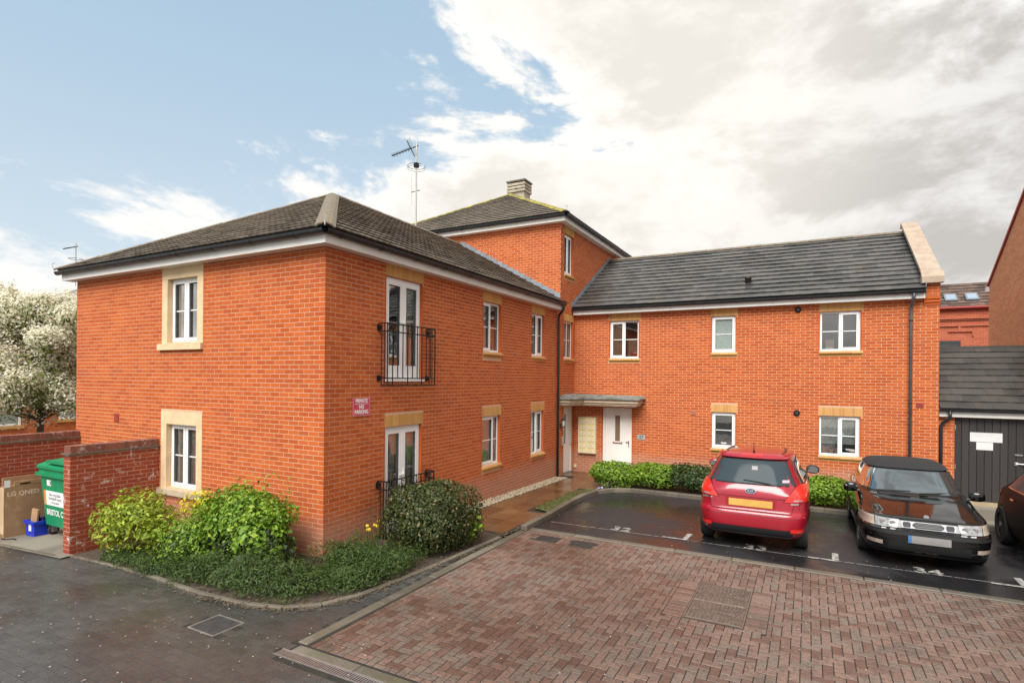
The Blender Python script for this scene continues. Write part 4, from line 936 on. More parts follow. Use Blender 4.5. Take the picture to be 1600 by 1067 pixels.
low_wall('long red brick wall with dark coping behind the cardboard box', f2, -2.6, -.004, -.5, 1.44, .215)
# ---- Juliet balcony railings
def balcony(label, u0, u1, z0, z1, proj):
    r = thing('balcony_railing', label, 'railing', FRR((u0+u1)/2, z0, 0), 'black iron railings in front of the glazed doors')
    def bar(p, q, rad=.009, name='bar'): return wb(MB().tube([FRR(*p), FRR(*q)], rad, 6), name, M_IRON, r)
    d = proj; zt = z1; zm = z1-.14; zb = z0+.13
    for z in (zt, zm, zb):
        wb(MB().tube([FRR(u0, z, 0), FRR(u0, z, d), FRR(u1, z, d), FRR(u1, z, 0)], .012, 6), 'rail', M_IRON, r)
    n = 10
    for k in range(n+1):
        u = u0+(u1-u0)*k/n; full = k % 5 == 0
        bar((u, z0 if k in (0, n) or k % 3 == 1 else zb, d), (u, zt if k in (0, 2, 5, 8, n) or True else zm, d), .012 if k in (0, n) else .0095)
    for k in (1, 2): bar((u0, z0, d*k/3), (u0, zt, d*k/3), .0075); bar((u1, z0, d*k/3), (u1, zt, d*k/3), .0075)
    wb(MB().tube([FRR(u0, z0, d*.3), FRR(u0, z0, d), FRR(u1, z0, d), FRR(u1, z0, d*.3)], .010, 6), 'rail', M_IRON, r)
    for u in (u0+.055, (u0+u1)/2, u1-.055):
        zc = (zt+zm)/2; pts = [FRR(u+.055*math.cos(t), zc+.058*math.sin(t), d) for t in [2*math.pi*k/14 for k in range(15)]]
        wb(MB().tube(pts, .007, 5, cap=False), 'ring', M_IRON, r)
    for u in (u0, u1):
        for z in (zt-.07, zb): 
            wb(MB().box(u-.04, u+.04, z-.05, z+.05, .0, .012, FRR).box(u-.014, u+.014, z-.03, z+.03, .012, .07, FRR), 'wall_bracket', M_IRON, r)
    for k in range(4):
        u = u0+(u1-u0)*(k+.3)/4; wb(MB().box(u-.05, u+.05, z0-.006, z0+.012, d-.03, d+.02, FRR), 'foot_plate', M_IRON, r)
balcony('upper black iron railing across the glazed doors', 1.22, 2.60, 2.66, 3.74, .20)
balcony('lower black iron railing across the glazed doors behind the clipped bush', 1.22, 2.60, -.12, 1.0, .20)
# ---- signs and wall fittings
s = thing('warning_sign', 'red and white private no parking sign on the brick wall', 'sign', FRR(.8, 2.3, .01))
wb(MB().box(.605, 1.002, 2.158, 2.447, .004, .012, FRR), 'sign_board', M_SIGNRED, s)
fm = MB(); frame_rect(fm, FRR, .605, 1.002, 2.158, 2.447, .006, .0125, .0135); wb(fm, 'sign_border', pmat('sign_border', (.70, .45, .48)), s)
for t, z, sz, xs in (('PRIVATE', 2.402, .088, .86), ('NO', 2.302, .088, .86), ('PARKING', 2.218, .092, .84)):
    o = text('lettering', t, Fr(FRR(.803, z, .0132), FRR.A, FRR.B, FRR.C), sz, M_WHITE, s, depth=.0008, xs=xs, bold=.002); world_child(o, s)
wb(MB().box(.65, .957, 2.352, 2.358, .0125, .0142, FRR), 'rule', M_WHITE, s)
s = thing('number_plaque', 'small grey plaque with the number 27 beside the white door', 'plaque', FWG(2.175, 1.07, .01))
wb(MB().cbox(2.058, 2.293, 1.0, 1.14, .002, .012, .003, FWG), 'plaque_board', pmat('grey_plaque', (.30, .37, .36), (.36, .42, .41)), s)
world_child(text('numerals', '27', Fr(FWG(2.175, 1.07, .0125), FWG.A, FWG.B, FWG.C), .135, M_BLACK, s, depth=.0008, bold=.002), s)
s = thing('letterbox_panel', 'cream wall panel of twelve letterboxes between the two doors', 'letterboxes', FWG(.47, 1.04, .05))
M_CREAM = pmat('cream_metal', (.72, .62, .40), (.78, .68, .46), 4, .45); M_YEL = pmat('yellow_label', (.72, .56, .06), (.78, .66, .16), 20, .6)
wb(MB().box(.185, .765, .475, 1.61, 0, .10, FWG), 'cabinet', M_CREAM, s)
for i in range(2):
    for j in range(6):
        a, c = .197+i*.284, .487+j*.187; f = wb(MB().cbox(a, a+.274, c, c+.177, .10, .112, .004, FWG), 'letterbox_door', M_CREAM, s)
        wb(MB().box(a+.05, a+.23, c+.12, c+.145, .1121, .114, FWG), 'name_label', M_YEL, s, f); wb(MB().box(a+.04, a+.24, c+.155, c+.166, .1121, .115, FWG), 'slot_flap', pmat('shadow_metal', (.36, .31, .20)) if 'shadow_metal' not in MATS else MATS['shadow_metal'], s, f)  # slot flaps take a darkened cream, their shade put into the colour
        wb(MB().lathe([(.009, 0), (.009, .006)], Fr(FWG(a+.137, c+.06, .112), FWG.A, FWG.B, FWG.C), 8), 'lock', M_IRON, s, f)
s = thing('wall_lantern', 'black coach lantern on the brick wall beside the downpipe', 'lantern', FRR(9.28, 1.5, 0))
wb(MB().box(9.25, 9.31, 1.30, 1.46, 0, .014, FRR), 'back_plate', M_IRON, s); wb(MB().tube([FRR(9.28, 1.36, .01), FRR(9.28, 1.33, .06), FRR(9.28, 1.36, .105)], .009, 6), 'bracket_arm', M_IRON, s)
fl = Fr(FRR(9.28, 1.36, .11), (0, 1, 0), (-1, 0, 0), (0, 0, 1))
wb(MB().lathe([(.03, 0), (.045, .02)], fl, 6), 'base_cup', M_IRON, s); wb(MB().lathe([(.042, .02), (.062, .19)], fl, 6), 'lantern_glass', pmat('pale_glass', (.55, .55, .50), rough=.1), s); wb(MB().lathe([(.075, .19), (.055, .225), (.03, .26), (.012, .27), (.01, .31)], fl, 6), 'lantern_cap', M_IRON, s)
for k in range(6):
    t = math.pi/3*k; wb(MB().tube([fl(.044*math.cos(t), .044*math.sin(t), .02), fl(.064*math.cos(t), .064*math.sin(t), .19)], .005, 4), 'lantern_bar', M_IRON, s)
s = thing('entry_panel', 'steel door entry panel beside the communal door', 'intercom', FRR(9.43, .95, 0))
wb(MB().cbox(9.37, 9.52, .78, 1.06, 0, .03, .005, FRR), 'panel', M_METAL, s)
for k in range(6): wb(MB().box(9.41+.05*(k % 2), 9.43+.05*(k % 2), .82+.03*(k//2), .835+.03*(k//2), .03, .034, FRR), 'button', M_BLACK, s)
# ---- TV aerial
s = thing('tv_aerial', 'tall television aerial mast rising behind the front roof ridge', 'aerial', (-4.2, 7.6, 6.9))
wb(MB().tube([(-4.2, 7.6, 6.9), (-4.2, 7.6, 10.12)], .026, 8), 'mast', pmat('galvanised', (.42, .41, .38), (.52, .51, .48), 20, .5, metal=.4), s)
bd = (RT*-.95 + Vector((0, 0, -.55)) + FW*-.35).normalized(); p0 = Vector((-4.2, 7.6, 9.98))
wb(MB().tube([p0-bd*.06, p0+bd*.86], .016, 6), 'boom', M_IRON, s)
sd = bd.cross(Vector((0, 0, 1))).normalized(); ud = sd.cross(bd)
for k in range(13):
    q = p0+bd*(.24+k*.05); wb(MB().tube([q-sd*.055+ud*.05, q, q+sd*.055+ud*.05], .006, 4), 'director', M_IRON, s); 
    if k % 2: wb(MB().tube([q-sd*.055-ud*.05, q, q+sd*.055-ud*.05], .006, 4), 'director', M_IRON, s)
wb(MB().tube([p0+bd*.2-ud*.25, p0+bd*.2+ud*.27], .014, 5), 'reflector_post', M_IRON, s)
for k in range(11):
    h = -.24+k*.05; back = abs(h)*.35; q = p0+bd*(.15-back*0.6+.05)+ud*h; wb(MB().tube([q-sd*.27, q+sd*.27], .004, 4), 'reflector_rod', M_METAL, s)
c0 = Vector((-4.2, 7.6, 9.36)); pts = [c0+Vector((.27*math.cos(t), .27*math.sin(t), 0)) for t in [.3+5.7*k/20 for k in range(21)]]
wb(MB().tube(pts, .008, 5), 'halo_dipole', M_IRON, s); wb(MB().tube([p_+Vector((0, 0, -.07)) for p_ in pts], .006, 5), 'halo_dipole', M_IRON, s); wb(MB().box(-4.26, -4.14, 7.54, 7.66, 9.32, 9.46), 'clamp', M_IRON, s)
wb(MB().tube([Vector((-4.2, 7.6, 8.62))+RT*.12, Vector((-4.2, 7.6, 8.55))-RT*.16], .012, 5), 'dipole_arm', M_IRON, s); wb(MB().tube([Vector((-4.2, 7.6, 8.96))-RT*.15, Vector((-4.2, 7.6, 8.15))-RT*.13], .007, 5), 'dipole', M_METAL, s)
# ---- garage with black doors
GY = 10.62; fg = Fr((0, GY, 0), (1, 0, 0), (0, 0, 1), (0, -1, 0))
G_ = thing('garage', 'low garage with black boarded doors and dark mossy tiled roof', 'garage', (11, GY, -.12))
gd = (9.72, 12.6, -.10, 1.96)
gc = wb(MB().box(9.385, 9.72, -.3, 2.0, -.22, -.0028, fg).box(12.6, 14, -.3, 2.0, -.22, -.0028, fg).box(9.72, 12.6, 1.96, 2.0, -.22, -.0028, fg), 'wall', M_MORTAR, G_)
for r_ in brick_rows(9.385, 9.72, -.3, 2.0, []) : wb(MB().box(*r_, -.03, random.uniform(-.001, .001), fg, r=random.random(), skip=('c0',)), 'brick', M_BRICK, G_, gc)
wb(MB().box(13.75, 14, GY+.2, 15.8, -.3, 2.0).box(9.385, 9.6, GY+.2, 15.8, -.3, 2.0), 'side_wall', M_BRICK_FAR, G_)
k = 0; u = 9.72; mid = 11.02
while u < 12.59:
    b_ = wb(MB().cbox(u+.002, u+.140, -.02, 1.955, -.10, -.045+random.uniform(-.002, .002), .005, fg, r=random.random()), 'door_board', M_BARN, G_); u += .1435 if not (u < mid < u+.15) else .1435
wb(MB().box(9.70, 12.62, -.3, -.02, -.2, -.03, fg), 'door_step', pmat('step_stone', (.30, .24, .14), (.40, .32, .20), 5, .8), G_)
wb(MB().box(9.40, 14.1, 1.98, 2.10, -.05, .12, fg), 'fascia', M_FASCIA, G_)
gm_ = MB(); GG = [[fg(x, 2.15+.05*math.sin(math.pi+math.pi*j/8), .18+.05*math.cos(math.pi+math.pi*j/8)) for j in range(9)] for x in (9.39, 14.1)]; gm_.grid(GG); gm_.box(9.39, 14.1, 2.148, 2.158, .225, .236, fg); autosmooth(wb(gm_, 'gutter', M_GUTTER, G_), 40)
wb(MB().tube([fg(9.60, 2.13, .18), fg(9.60, 1.98, .18), fg(9.57, 1.90, .14), fg(9.47, 1.82, .07), fg(9.45, 1.74, .06), fg(9.45, -.15, .06)], .036, 10), 'downpipe', M_GUTTER, G_, smooth=True)
wb(MB().box(9.735, 9.75, 1.66, 1.78, -.044, -.03, fg).box(9.735, 9.75, .72, .84, -.044, -.03, fg), 'hinge', M_METAL, G_)
lk = wb(MB().tube([fg(10.86, .93, -.02), fg(11.06, .93, -.02)], .016, 8).box(10.84, 10.90, .89, .97, -.044, -.028, fg), 'bolt', M_METAL, G_)
wb(MB().tube([fg(11.09+.045*math.cos(t), .90+.05*math.sin(t), -.015) for t in [6.28*k/14 for k in range(15)]], .008, 5, cap=False), 'padlock_ring', M_METAL, G_, lk); wb(MB().box(10.84, 10.98, 1.12, 1.15, -.044, -.02, fg), 'latch', M_METAL, G_)
tg = .58; cg, sg = hipvec(tg); TGL = 2.75/cg
gr, fgr, out = slope('roof', (0, 10.38, 2.17), (1, 0, 0), (0, cg, sg), [(9.40, 0), (14.2, 0), (14.2, TGL), (9.40, TGL)], .335, .318, FLAT_P, .028, M_TILE_MOSS, G_, collect=False); world_child(gr, G_)
emit_tiles(out, 300)
rg = MB(); rg.add([(9.4, 13.13, 3.76), (14.2, 13.13, 3.76), (14.2, 15.9, 2.2), (9.4, 15.9, 2.2)], [(0, 1, 2, 3)]); wb(rg, 'rear_roof', M_TILE_MOSS, G_)
wb(MB().box(9.4, 14.2, 13.05, 13.25, 3.72, 3.80), 'ridge', M_TILE_MOSS, G_)
s = tag(MB().box(10.02, 10.62, 1.40, 1.62, -.041, -.036, fg).build('paper_notice', pmat('paper', (.60, .60, .59), (.66, .66, .65), 4, .7)), 'wide blank paper notice on the black garage door', 'notice')
s = tag(MB().box(10.14, 10.45, 1.21, 1.392, -.041, -.037, fg).build('paper_notice', MATS['paper']), 'smaller paper notice under the wide one on the garage door', 'notice')
# ---- gabled brick house at the right edge
H_ = thing('gabled_house', 'brick house at the right edge with its gable facing the court', 'building', (14.5, 16, -.1))
fh = Fr((12.5, 0, 0), (0, -1, 0), (0, 0, 1), (-1, 0, 0))     # u = -y
poly = [(-20.4, -.3), (-8.0, -.3), (-8.0, 6.42), (-14.2, 10.1), (-20.4, 6.40)]
hw = wb(MB().prism(poly, -.25, -.0025, fh), 'wall', M_MORTAR, H_)
hb = MB()
for (a, b, c, d) in brick_rows(-20.4, -8.0, 2.6, 10.1, []):
    zt = 6.40 + .597*min(a+20.4, -8.0-b)
    if d < zt and a < -11.5: hb.box(a, b, c, d, -.03, random.uniform(-.001, .001), fh, r=random.random(), skip=('c0',))
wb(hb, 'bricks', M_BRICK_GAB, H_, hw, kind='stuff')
wb(MB().box(12.52, 20, 8.0, 8.25, -.3, 6.4).box(12.52, 20, 20.15, 20.4, -.3, 6.4), 'side_wall', M_BRICK_FAR, H_)
M_VERGE = pmat('red_verge', (.34, .05, .035), (.40, .07, .05))
wb(MB().prism([(-20.55, 6.38), (-20.55, 6.28), (-14.2, 10.07), (-14.2, 10.18)], -.01, .06, fh), 'verge', M_VERGE, H_); wb(MB().prism([(-14.2, 10.18), (-14.2, 10.07), (-7.85, 6.28), (-7.85, 6.38)], -.01, .06, fh), 'verge', M_VERGE, H_)
wb(MB().box(12.42, 12.56, 20.3, 20.56, 6.18, 6.36), 'eaves_box', M_FASCIA, H_)
rf = MB(); rf.add([(12.46, 20.6, 6.36), (20, 20.6, 6.36), (20, 14.2, 10.2), (12.46, 14.2, 10.2), (12.46, 7.8, 6.36), (20, 7.8, 6.36)], [(0, 3, 2, 1), (3, 4, 5, 2)]); wb(rf, 'roof', M_TILE, H_)
def redfar():
    m = bpy.data.materials.new('red_far'); m.use_nodes = True; t = NT(m.node_tree); pos = t.n('ShaderNodeNewGeometry').outputs['Position']; sp = t.n('ShaderNodeSeparateXYZ', {0: pos}); uv_ = t.n('ShaderNodeCombineXYZ', {0: sp.outputs[0], 1: sp.outputs[2], 2: 0.0}).outputs[0]
    br = t.n('ShaderNodeTexBrick', {'Vector': uv_, 'Color1': (.38, .075, .036, 1), 'Color2': (.46, .11, .05, 1), 'Mortar': (.40, .20, .13, 1), 'Scale': 1.0, 'Mortar Size': .009, 'Brick Width': .225, 'Row Height': .075})
    col = t.mix(t.math('MULTIPLY', t.ramp(t.noise(pos, 1.6, 5, .6), .45, .7), .5), br.outputs[0], (.30, .085, .05))
    t.n('ShaderNodeOutputMaterial', {0: t.n('ShaderNodeBsdfPrincipled', {'Base Color': col, 'Roughness': .85, 'Specular IOR Level': .2}).outputs[0]}); MATS['red_far'] = m; return m
# ---- far red building with two rooflights
R2 = thing('far_building', 'far red brick building with two rooflights beyond the garage', 'building', (13, 25.2, 0))
ff = Fr((0, 25, 0), (1, 0, 0), (0, 0, 1), (0, -1, 0))
w2 = wb(MB().box(5, 22, -.3, 6.10, -.3, 0, ff), 'wall', redfar(), R2)
for z, h, d in ((5.62, .05, .10), (5.55, .05, .05), (5.30, .04, .06)): wb(MB().box(5, 22, z, z+h, 0, d, ff), 'string_course', MATS['red_far'], R2, w2)
wb(MB().tube([ff(5, 6.12, .14), ff(12.0, 6.12, .14), ff(22, 6.12, .14)], .07, 8), 'gutter', M_VENT, R2)
for a, b in ((12.1, 12.95),): wb(MB().box(a, b, 5.05, 5.10, 0, .06, ff).box(a+.35, a+.45, 5.10, 5.30, 0, .05, ff).box(b, b+.06, 4.85, 5.10, 0, .05, ff), 'label_mould', MATS['red_far'], R2, w2)
wo = wb(MB().box(11.3, 12.55, 3.4, 4.66, -.05, .03, ff), 'window', pmat('dark_frame', (.035, .045, .05), rough=.4), R2); wb(MB().box(11.38, 12.47, 3.5, 4.50, .03, .035, ff), 'pane', M_GLASS_OBD, R2, wo)
cf, sf = hipvec(.72); TF = 1.75/cf
M_TILE_F = wetmat('far_tile', (.07, .045, .035), (.15, .095, .07), (.05, .035, .03), .7, .6, rndw=.8, fine=20)
rr, frr2, out = slope('roof', (0, 24.85, 6.16), (1, 0, 0), (0, cf, sf), [(10.0, 0), (18, 0), (18, TF), (10.0, TF)], .26, .27, ROLL_P, .035, M_TILE_F, R2, collect=False); world_child(rr, R2); emit_tiles(out, 250)
for x0 in (12.02, 12.78):
    v = wb(MB().box(x0, x0+.46, .42, 1.02, .02, .11, frr2), 'rooflight', pmat('rooflight_frame', (.16, .19, .21), rough=.4) if 'rooflight_frame' not in MATS else MATS['rooflight_frame'], R2); wb(MB().box(x0+.06, x0+.40, .50, .95, .111, .118, frr2), 'pane', pmat('sky_glass', (.25, .32, .40), rough=.05, spec=1.0) if 'sky_glass' not in MATS else MATS['sky_glass'], R2, v)
# ---- houses on the left
def far_house(label, x, y0, y1, eave, ridge_h, wins, dep=6.0):
    h = thing('far_house', label, 'house', (x-dep/2, (y0+y1)/2, -.45)); f = Fr((x, 0, 0), (0, 1, 0), (0, 0, 1), (1, 0, 0))
    w = wb(MB().box(x-dep, x, y0, y1, -.5, eave), 'wall', M_MORTAR if False else M_BRICK_FAR, h)
    bm_ = MB()
    for (a, b, c, d) in brick_rows(y0, y1, -.5, min(eave, 2.6), wins): bm_.box(a, b, c, d, 0, .01, f, r=random.random(), skip=('c0',))
    wb(bm_, 'bricks', M_BRICK_FAR, h, w, kind='stuff')
    for a, b, c, d in wins:
        fm_ = MB(); frame_rect(fm_, f, a, b, c, d, .07, 0, .03); fm_.box((a+b)/2-.03, (a+b)/2+.03, c, d, 0, .03, f); q = wb(fm_, 'window', M_UPVC, h); wb(MB().box(a+.05, b-.05, c+.05, d-.05, .005, .012, f), 'pane', M_GLASS_OBS, h, q); wb(MB().box(a-.1, b+.1, c-.12, c-.005, 0, .07, f), 'sill', M_YBRICK, h, q)
    wb(MB().box(x-dep-.2, x+.22, y0-.2, y1+.2, eave-.02, eave+.15), 'fascia', M_FASCIA, h)
    r = MB(); e = .3; xm = x-dep/2; hh = dep/2+e
    P = [(x+e, y0-e, eave+.15), (x+e, y1+e, eave+.15), (xm-hh, y1+e, eave+.15), (xm-hh, y0-e, eave+.15), (xm, y0-e+hh, ridge_h), (xm, y1+e-hh, ridge_h)]
    r.add(P, [(0, 1, 5, 4), (1, 2, 5), (2, 3, 4, 5), (3, 0, 4), (3, 2, 1, 0)]); wb(r, 'roof', M_TILE, h)
    rr_, fr_, out_ = slope('roof_slope', (x+e, 0, eave+.16), (0, 1, 0), Vector((-hh, 0, ridge_h-eave-.15)).normalized(), [(y0-e, 0), (y1+e, 0), (y1+e-hh, math.hypot(hh, ridge_h-eave-.15)), (y0-e+hh, math.hypot(hh, ridge_h-eave-.15))], .33, .30, FLAT_P, .03, M_TILE, h, collect=False)
    world_child(rr_, h); emit_tiles(out_, 0)
    return h
far_house('low brick house with dark roof behind the white blossom tree', -20, -6, 6.6, 4.4, 6.1, [(2.2, 3.72, .85, 1.9), (4.95, 6.2, 1.0, 2.0), (-1.5, 0, .85, 1.9)])
far_house('taller brick house whose roof corner shows above the blossom tree', -27.5, 8.4, 18, 6.30, 8.6, [], 8.0)
s = thing('tv_aerial', 'small television aerial on the far house at the left edge', 'aerial', (-30.5, 11.3, 8.2))
ax, ay = -31.5, 10.56
wb(MB().tube([(ax, ay, 8.0), (ax, ay, 10.55)], .03, 6), 'mast', M_METAL, s); wb(MB().tube([(ax, ay+.1, 10.35), (ax-.05, ay-.62, 10.05)], .025, 5), 'boom', M_IRON, s)
for k in range(7): wb(MB().tube([(ax-.2, ay-k*.09, 10.33-k*.036), (ax+.2, ay-k*.09, 10.33-k*.036)], .012, 4), 'director', M_IRON, s)
wb(MB().tube([(ax+.35*math.cos(t), ay+.35*math.sin(t), 9.6) for t in [6*k/14 for k in range(15)]], .015, 5), 'halo_dipole', M_IRON, s)
# ---- wheelie bin, boxes
M_GREEN = pmat('bin_green', (.006, .21, .085), (.012, .26, .11), 5, .42, c3=(.05, .26, .13), c3scale=6, c3lo=.6, c3hi=.75)
bx0, bx1, by0, by1 = -6.62, -5.35, -.97, -.10; bz = -.12
Bn = thing('wheelie_bin', 'large green council wheelie bin in the bin store', 'bin', ((bx0+bx1)/2, (by0+by1)/2, -.33))
m = MB(); lo = .06
V = [(bx0+lo+.05, by0+lo, bz), (bx1-lo-.05, by0+lo, bz), (bx1-lo-.05, by1-lo, bz), (bx0+lo+.05, by1-lo, bz), (bx0+.02, by0, .84), (bx1-.02, by0, .84), (bx1-.02, by1, .84), (bx0+.02, by1, .84)]
m.add(V, [(3, 2, 1, 0), (4, 5, 6, 7), (0, 1, 5, 4), (1, 2, 6, 5), (2, 3, 7, 6), (3, 0, 4, 7)]); wb(m, 'bin_body', M_GREEN, Bn)
wb(MB().box(bx0-.08, bx1+.08, by0-.05, by1+.03, .84, .90), 'rim', M_GREEN, Bn); wb(MB().box(bx0-.01, bx1+.01, by0-.02, by1, .90, .985), 'collar', M_GREEN, Bn)
m = MB(); prof = [(by0-.05, .985), (by0-.05, 1.04), (by0+.12, 1.10), (by0+.45, 1.13), (by1, 1.10), (by1, .985)]; m.prism(prof, bx0-.02, bx1+.02, Fr((0, 0, 0), (0, 1, 0), (0, 0, 1), (1, 0, 0))); wb(m, 'lid', M_GREEN, Bn)
wb(MB().box(bx0+.3, bx1-.3, by0-.03, by0+.5, 1.10, 1.15), 'lid_rib', M_GREEN, Bn)
M_RUB = pmat('rubber', (.012, .012, .013), (.022, .022, .023), 20, .8)
for x in (bx0+.16, bx1-.16):
    for y in (by0+.16, by1-.16):
        w_ = wb(MB().lathe([(.04, -.028), (.088, -.028), (.095, -.015), (.095, .015), (.088, .028), (.04, .028)], Fr((x, y, gz(x, y)+.115), (0, 1, 0), (0, 0, 1), (1, 0, 0)), 18), 'wheel', M_RUB, Bn, smooth=True); wb(MB().lathe([(.045, -.031), (.045, .031)], Fr((x, y, gz(x, y)+.115), (0, 1, 0), (0, 0, 1), (1, 0, 0)), 12), 'hub', M_METAL, Bn, w_)
        wb(MB().box(x-.05, x-.035, y-.05, y+.05, gz(x, y)+.08, bz+.01).box(x+.035, x+.05, y-.05, y+.05, gz(x, y)+.08, bz+.01), 'caster_fork', M_METAL, Bn)
fb = Fr((0, by0, 0), (1, 0, 0), (0, 0.0, 1), (0, -1, 0)); tl = .06/.96
def fbz(u, z): return Fr((u, by0+.0+(.84-z)*tl-.003, z), (1, 0, 0), Vector((0, -tl, 1)).normalized(), Vector((0, -1, -tl)).normalized())
def label_on(name, u0, u1, z0, z1, mat, d=.003):
    f = fbz((u0+u1)/2, (z0+z1)/2); return wb(MB().box(-(u1-u0)/2, (u1-u0)/2, -(z1-z0)/2, (z1-z0)/2, 0, d, f), name, mat, Bn)
label_on('white_label', -6.42, -5.75, .28, .56, M_WHITE); label_on('orange_label', -6.50, -6.425, .28, .56, pmat('orange_label', (.75, .25, .05)))
label_on('small_label', -6.36, -6.20, .66, .77, M_WHITE); label_on('small_label_mark', -6.24, -6.21, .68, .75, M_BLACK, .005)
M_INK = pmat('ink', (.05, .05, .06))
for t, u, z, sz, mt in (('Non recyclable', -6.08, .49, .085, M_INK), ('household waste', -6.08, .42, .085, M_INK), ('No bags please', -6.08, .34, .055, M_INK), ('BRISTOL CITY', -6.02, .14, .155, M_WHITE)):
    f = fbz(u, z); f.O = f.O + f.C*.004; world_child(text('lettering', t, f, sz, mt, Bn, depth=.0008, xs=.85, bold=.003 if mt is M_WHITE else 0), Bn)
M_CARD = pmat('cardboard', (.33, .195, .10), (.40, .25, .135), 4, .85, bump=.2, c3=(.46, .31, .18), c3scale=5)
Cb = thing('cardboard_box', 'tall flat brown cardboard television box against the bin store wall', 'box', (-7.15, -.8, -.36))
xb = -7.07
wb(MB().box(xb-.16, xb, -1.36, -.12, -.37, .62), 'carton', M_CARD, Cb)
wb(MB().box(xb-.17, xb-.12, -1.34, -.14, .62, .78).box(xb-.02, xb+.004, -1.20, -.2, .62, .70), 'open_flap', M_CARD, Cb); wb(MB().box(xb-.165, xb+.002, -1.37, -1.362, -.30, .60), 'pale_end', pmat('pale_card', (.58, .42, .24), (.70, .55, .36), 3, .85), Cb)
wb(MB().box(xb+.001, xb+.004, -1.36, -1.27, .60, .74).box(xb+.001, xb+.004, -1.12, -.95, .63, .66).box(xb+.0045, xb+.006, -.75, -.62, .66, .69), 'tape', M_WHITE, Cb)
ft = Fr((xb+.001, -1.06, .46), (0, 1, 0), (0, 0, 1), (1, 0, 0)); world_child(text('lettering', 'LG QNED', ft, .118, pmat('carton_print', (.72, .60, .44)), Cb, depth=.0006, xs=1.0, bold=.003), Cb)
M_BLUE = pmat('blue_plastic', (.008, .03, .42), (.012, .045, .50), 5, .4)
def crate(label, x0, x1, y0, y1, h, stuffed):
    z0 = gz((x0+x1)/2, (y0+y1)/2)+.02; c = thing('recycling_box', label, 'box', ((x0+x1)/2, (y0+y1)/2, z0)); m = MB(); t = .012; i = .03
    for a, b, e, f in ((x0+i, x1-i, y0+i, y0+i+t), (x0+i, x1-i, y1-i-t, y1-i), (x0+i, x0+i+t, y0+i+t, y1-i-t), (x1-i-t, x1-i, y0+i+t, y1-i-t)): m.box(a, b, e, f, z0, z0+h)
    m.box(x0+i+t, x1-i-t, y0+i+t, y1-i-t, z0, z0+t); wb(m, 'tub', M_BLUE, c)
    rm = MB()
    for a, b, e, f in ((x0, x1, y0, y0+.04), (x0, x1, y1-.04, y1), (x0, x0+.04, y0+.04, y1-.04), (x1-.04, x1, y0+.04, y1-.04)): rm.box(a, b, e, f, z0+h-.05, z0+h+.004)
    wb(rm, 'rim', M_BLUE, c); wb(MB().box((x0+x1)/2-.05, (x0+x1)/2+.05, y0+i-.004, y0+i, z0+.1, z0+.24), 'sticker', M_WHITE, c)
    if stuffed:
        q = tag(MB().box(x0+.06, x1-.1, y0+.1, y0+.13, z0+.12, z0+h+.22, Fr((0, 0, 0), (1, 0, 0), (0, 1, 0), (0.1, .05, 1))).build('cardboard_piece', M_CARD), 'torn cardboard piece sticking out of the blue box', 'cardboard')
        for k in range(4): tag(MB().lathe([(.03, 0), (.032, .16), (.014, .21), (.014, .27)], Fr((x0+.1+k*.09, y0+.2+.05*(k % 2), z0+h-.16), (1, 0, 0), (0, 1, .0), (.15, .2*(k % 2), 1)), 10).build('bottle', pmat('dark_bottle', (.02, .018, .012), rough=.15) if 'dark_bottle' not in MATS else MATS['dark_bottle'], smooth=True), ['dark bottle at the left end of the blue recycling box', 'dark bottle second from the left in the blue recycling box', 'dark bottle third from the left in the blue recycling box', 'dark bottle at the right end of the blue recycling box'][k], 'bottle', 'bottles in the blue box')
crate('blue recycling box full of bottles in front of the cardboard box', -6.96, -6.56, -1.10, -.78, .29, True); crate('blue recycling box half hidden under the green bin', -6.28, -5.5, -.55, -.2, .18, False)
tag(MB().tube([(-7.0, -1.42, gz(-7, -1.4)+.035), (-6.85, -1.40, gz(-7, -1.4)+.04), (-6.75, -1.33, gz(-7, -1.4)+.05), (-6.62, -1.34, gz(-7, -1.4)+.05)], .012, 5).build('strap', M_BLACK), 'black strap lying on the concrete by the cardboard box', 'strap')
# ---- window-sill items
M_TERRA = pmat('terracotta', (.42, .13, .06), (.50, .17, .08)); M_LEAFP = pmat('pot_leaf', (.05, .10, .03), (.10, .17, .05), 30, .6)
def pot(label, fr, u, z, r, h, plant, mat=M_TERRA, group=None, d=-.19):
    t = thing('potted_plant', label, 'potted plant', fr(u, z, d), group); f = Fr(fr(u, z, d), (1, 0, 0), (0, 1, 0), (0, 0, 1))
    wb(MB().lathe([(r*.72, 0), (r*.95, h*.75), (r*1.1, h*.75), (r*1.1, h), (r*.8, h)], f, 12), 'pot', mat, t, smooth=False)
    m = MB()
    for k in range(int(26*plant)):
        a = random.uniform(0, 6.28); l = random.uniform(.05, .16)*plant; e = random.uniform(.3, 1.4); p = f(0, 0, h); q = p+Vector((math.cos(a)*math.cos(e), math.sin(a)*math.cos(e), math.sin(e)))*l
        sdv = Vector((-math.sin(a), math.cos(a), 0))*l*.22; mdv = p.lerp(q, .55); m.add([p, mdv+sdv, q, mdv-sdv], [(0, 1, 2, 3)], random.random())
    wb(m, 'leaves', M_LEAFP, t)
gpp = 'pots behind the blind of the ground floor window'
pot('terracotta pot at the left of the ground floor window with the patterned blind', FWG, 6.98, .94, .075, .14, .6, group=gpp); pot('second terracotta pot from the left behind the patterned blind', FWG, 7.14, .94, .07, .10, .8, group=gpp)
pot('terracotta pot with spiky leaves near the mullion behind the patterned blind', FWG, 7.27, .94, .06, .12, .9, group=gpp); pot('terracotta pot at the right of the ground floor window with the patterned blind', FWG, 7.62, .94, .07, .11, .6, group=gpp)
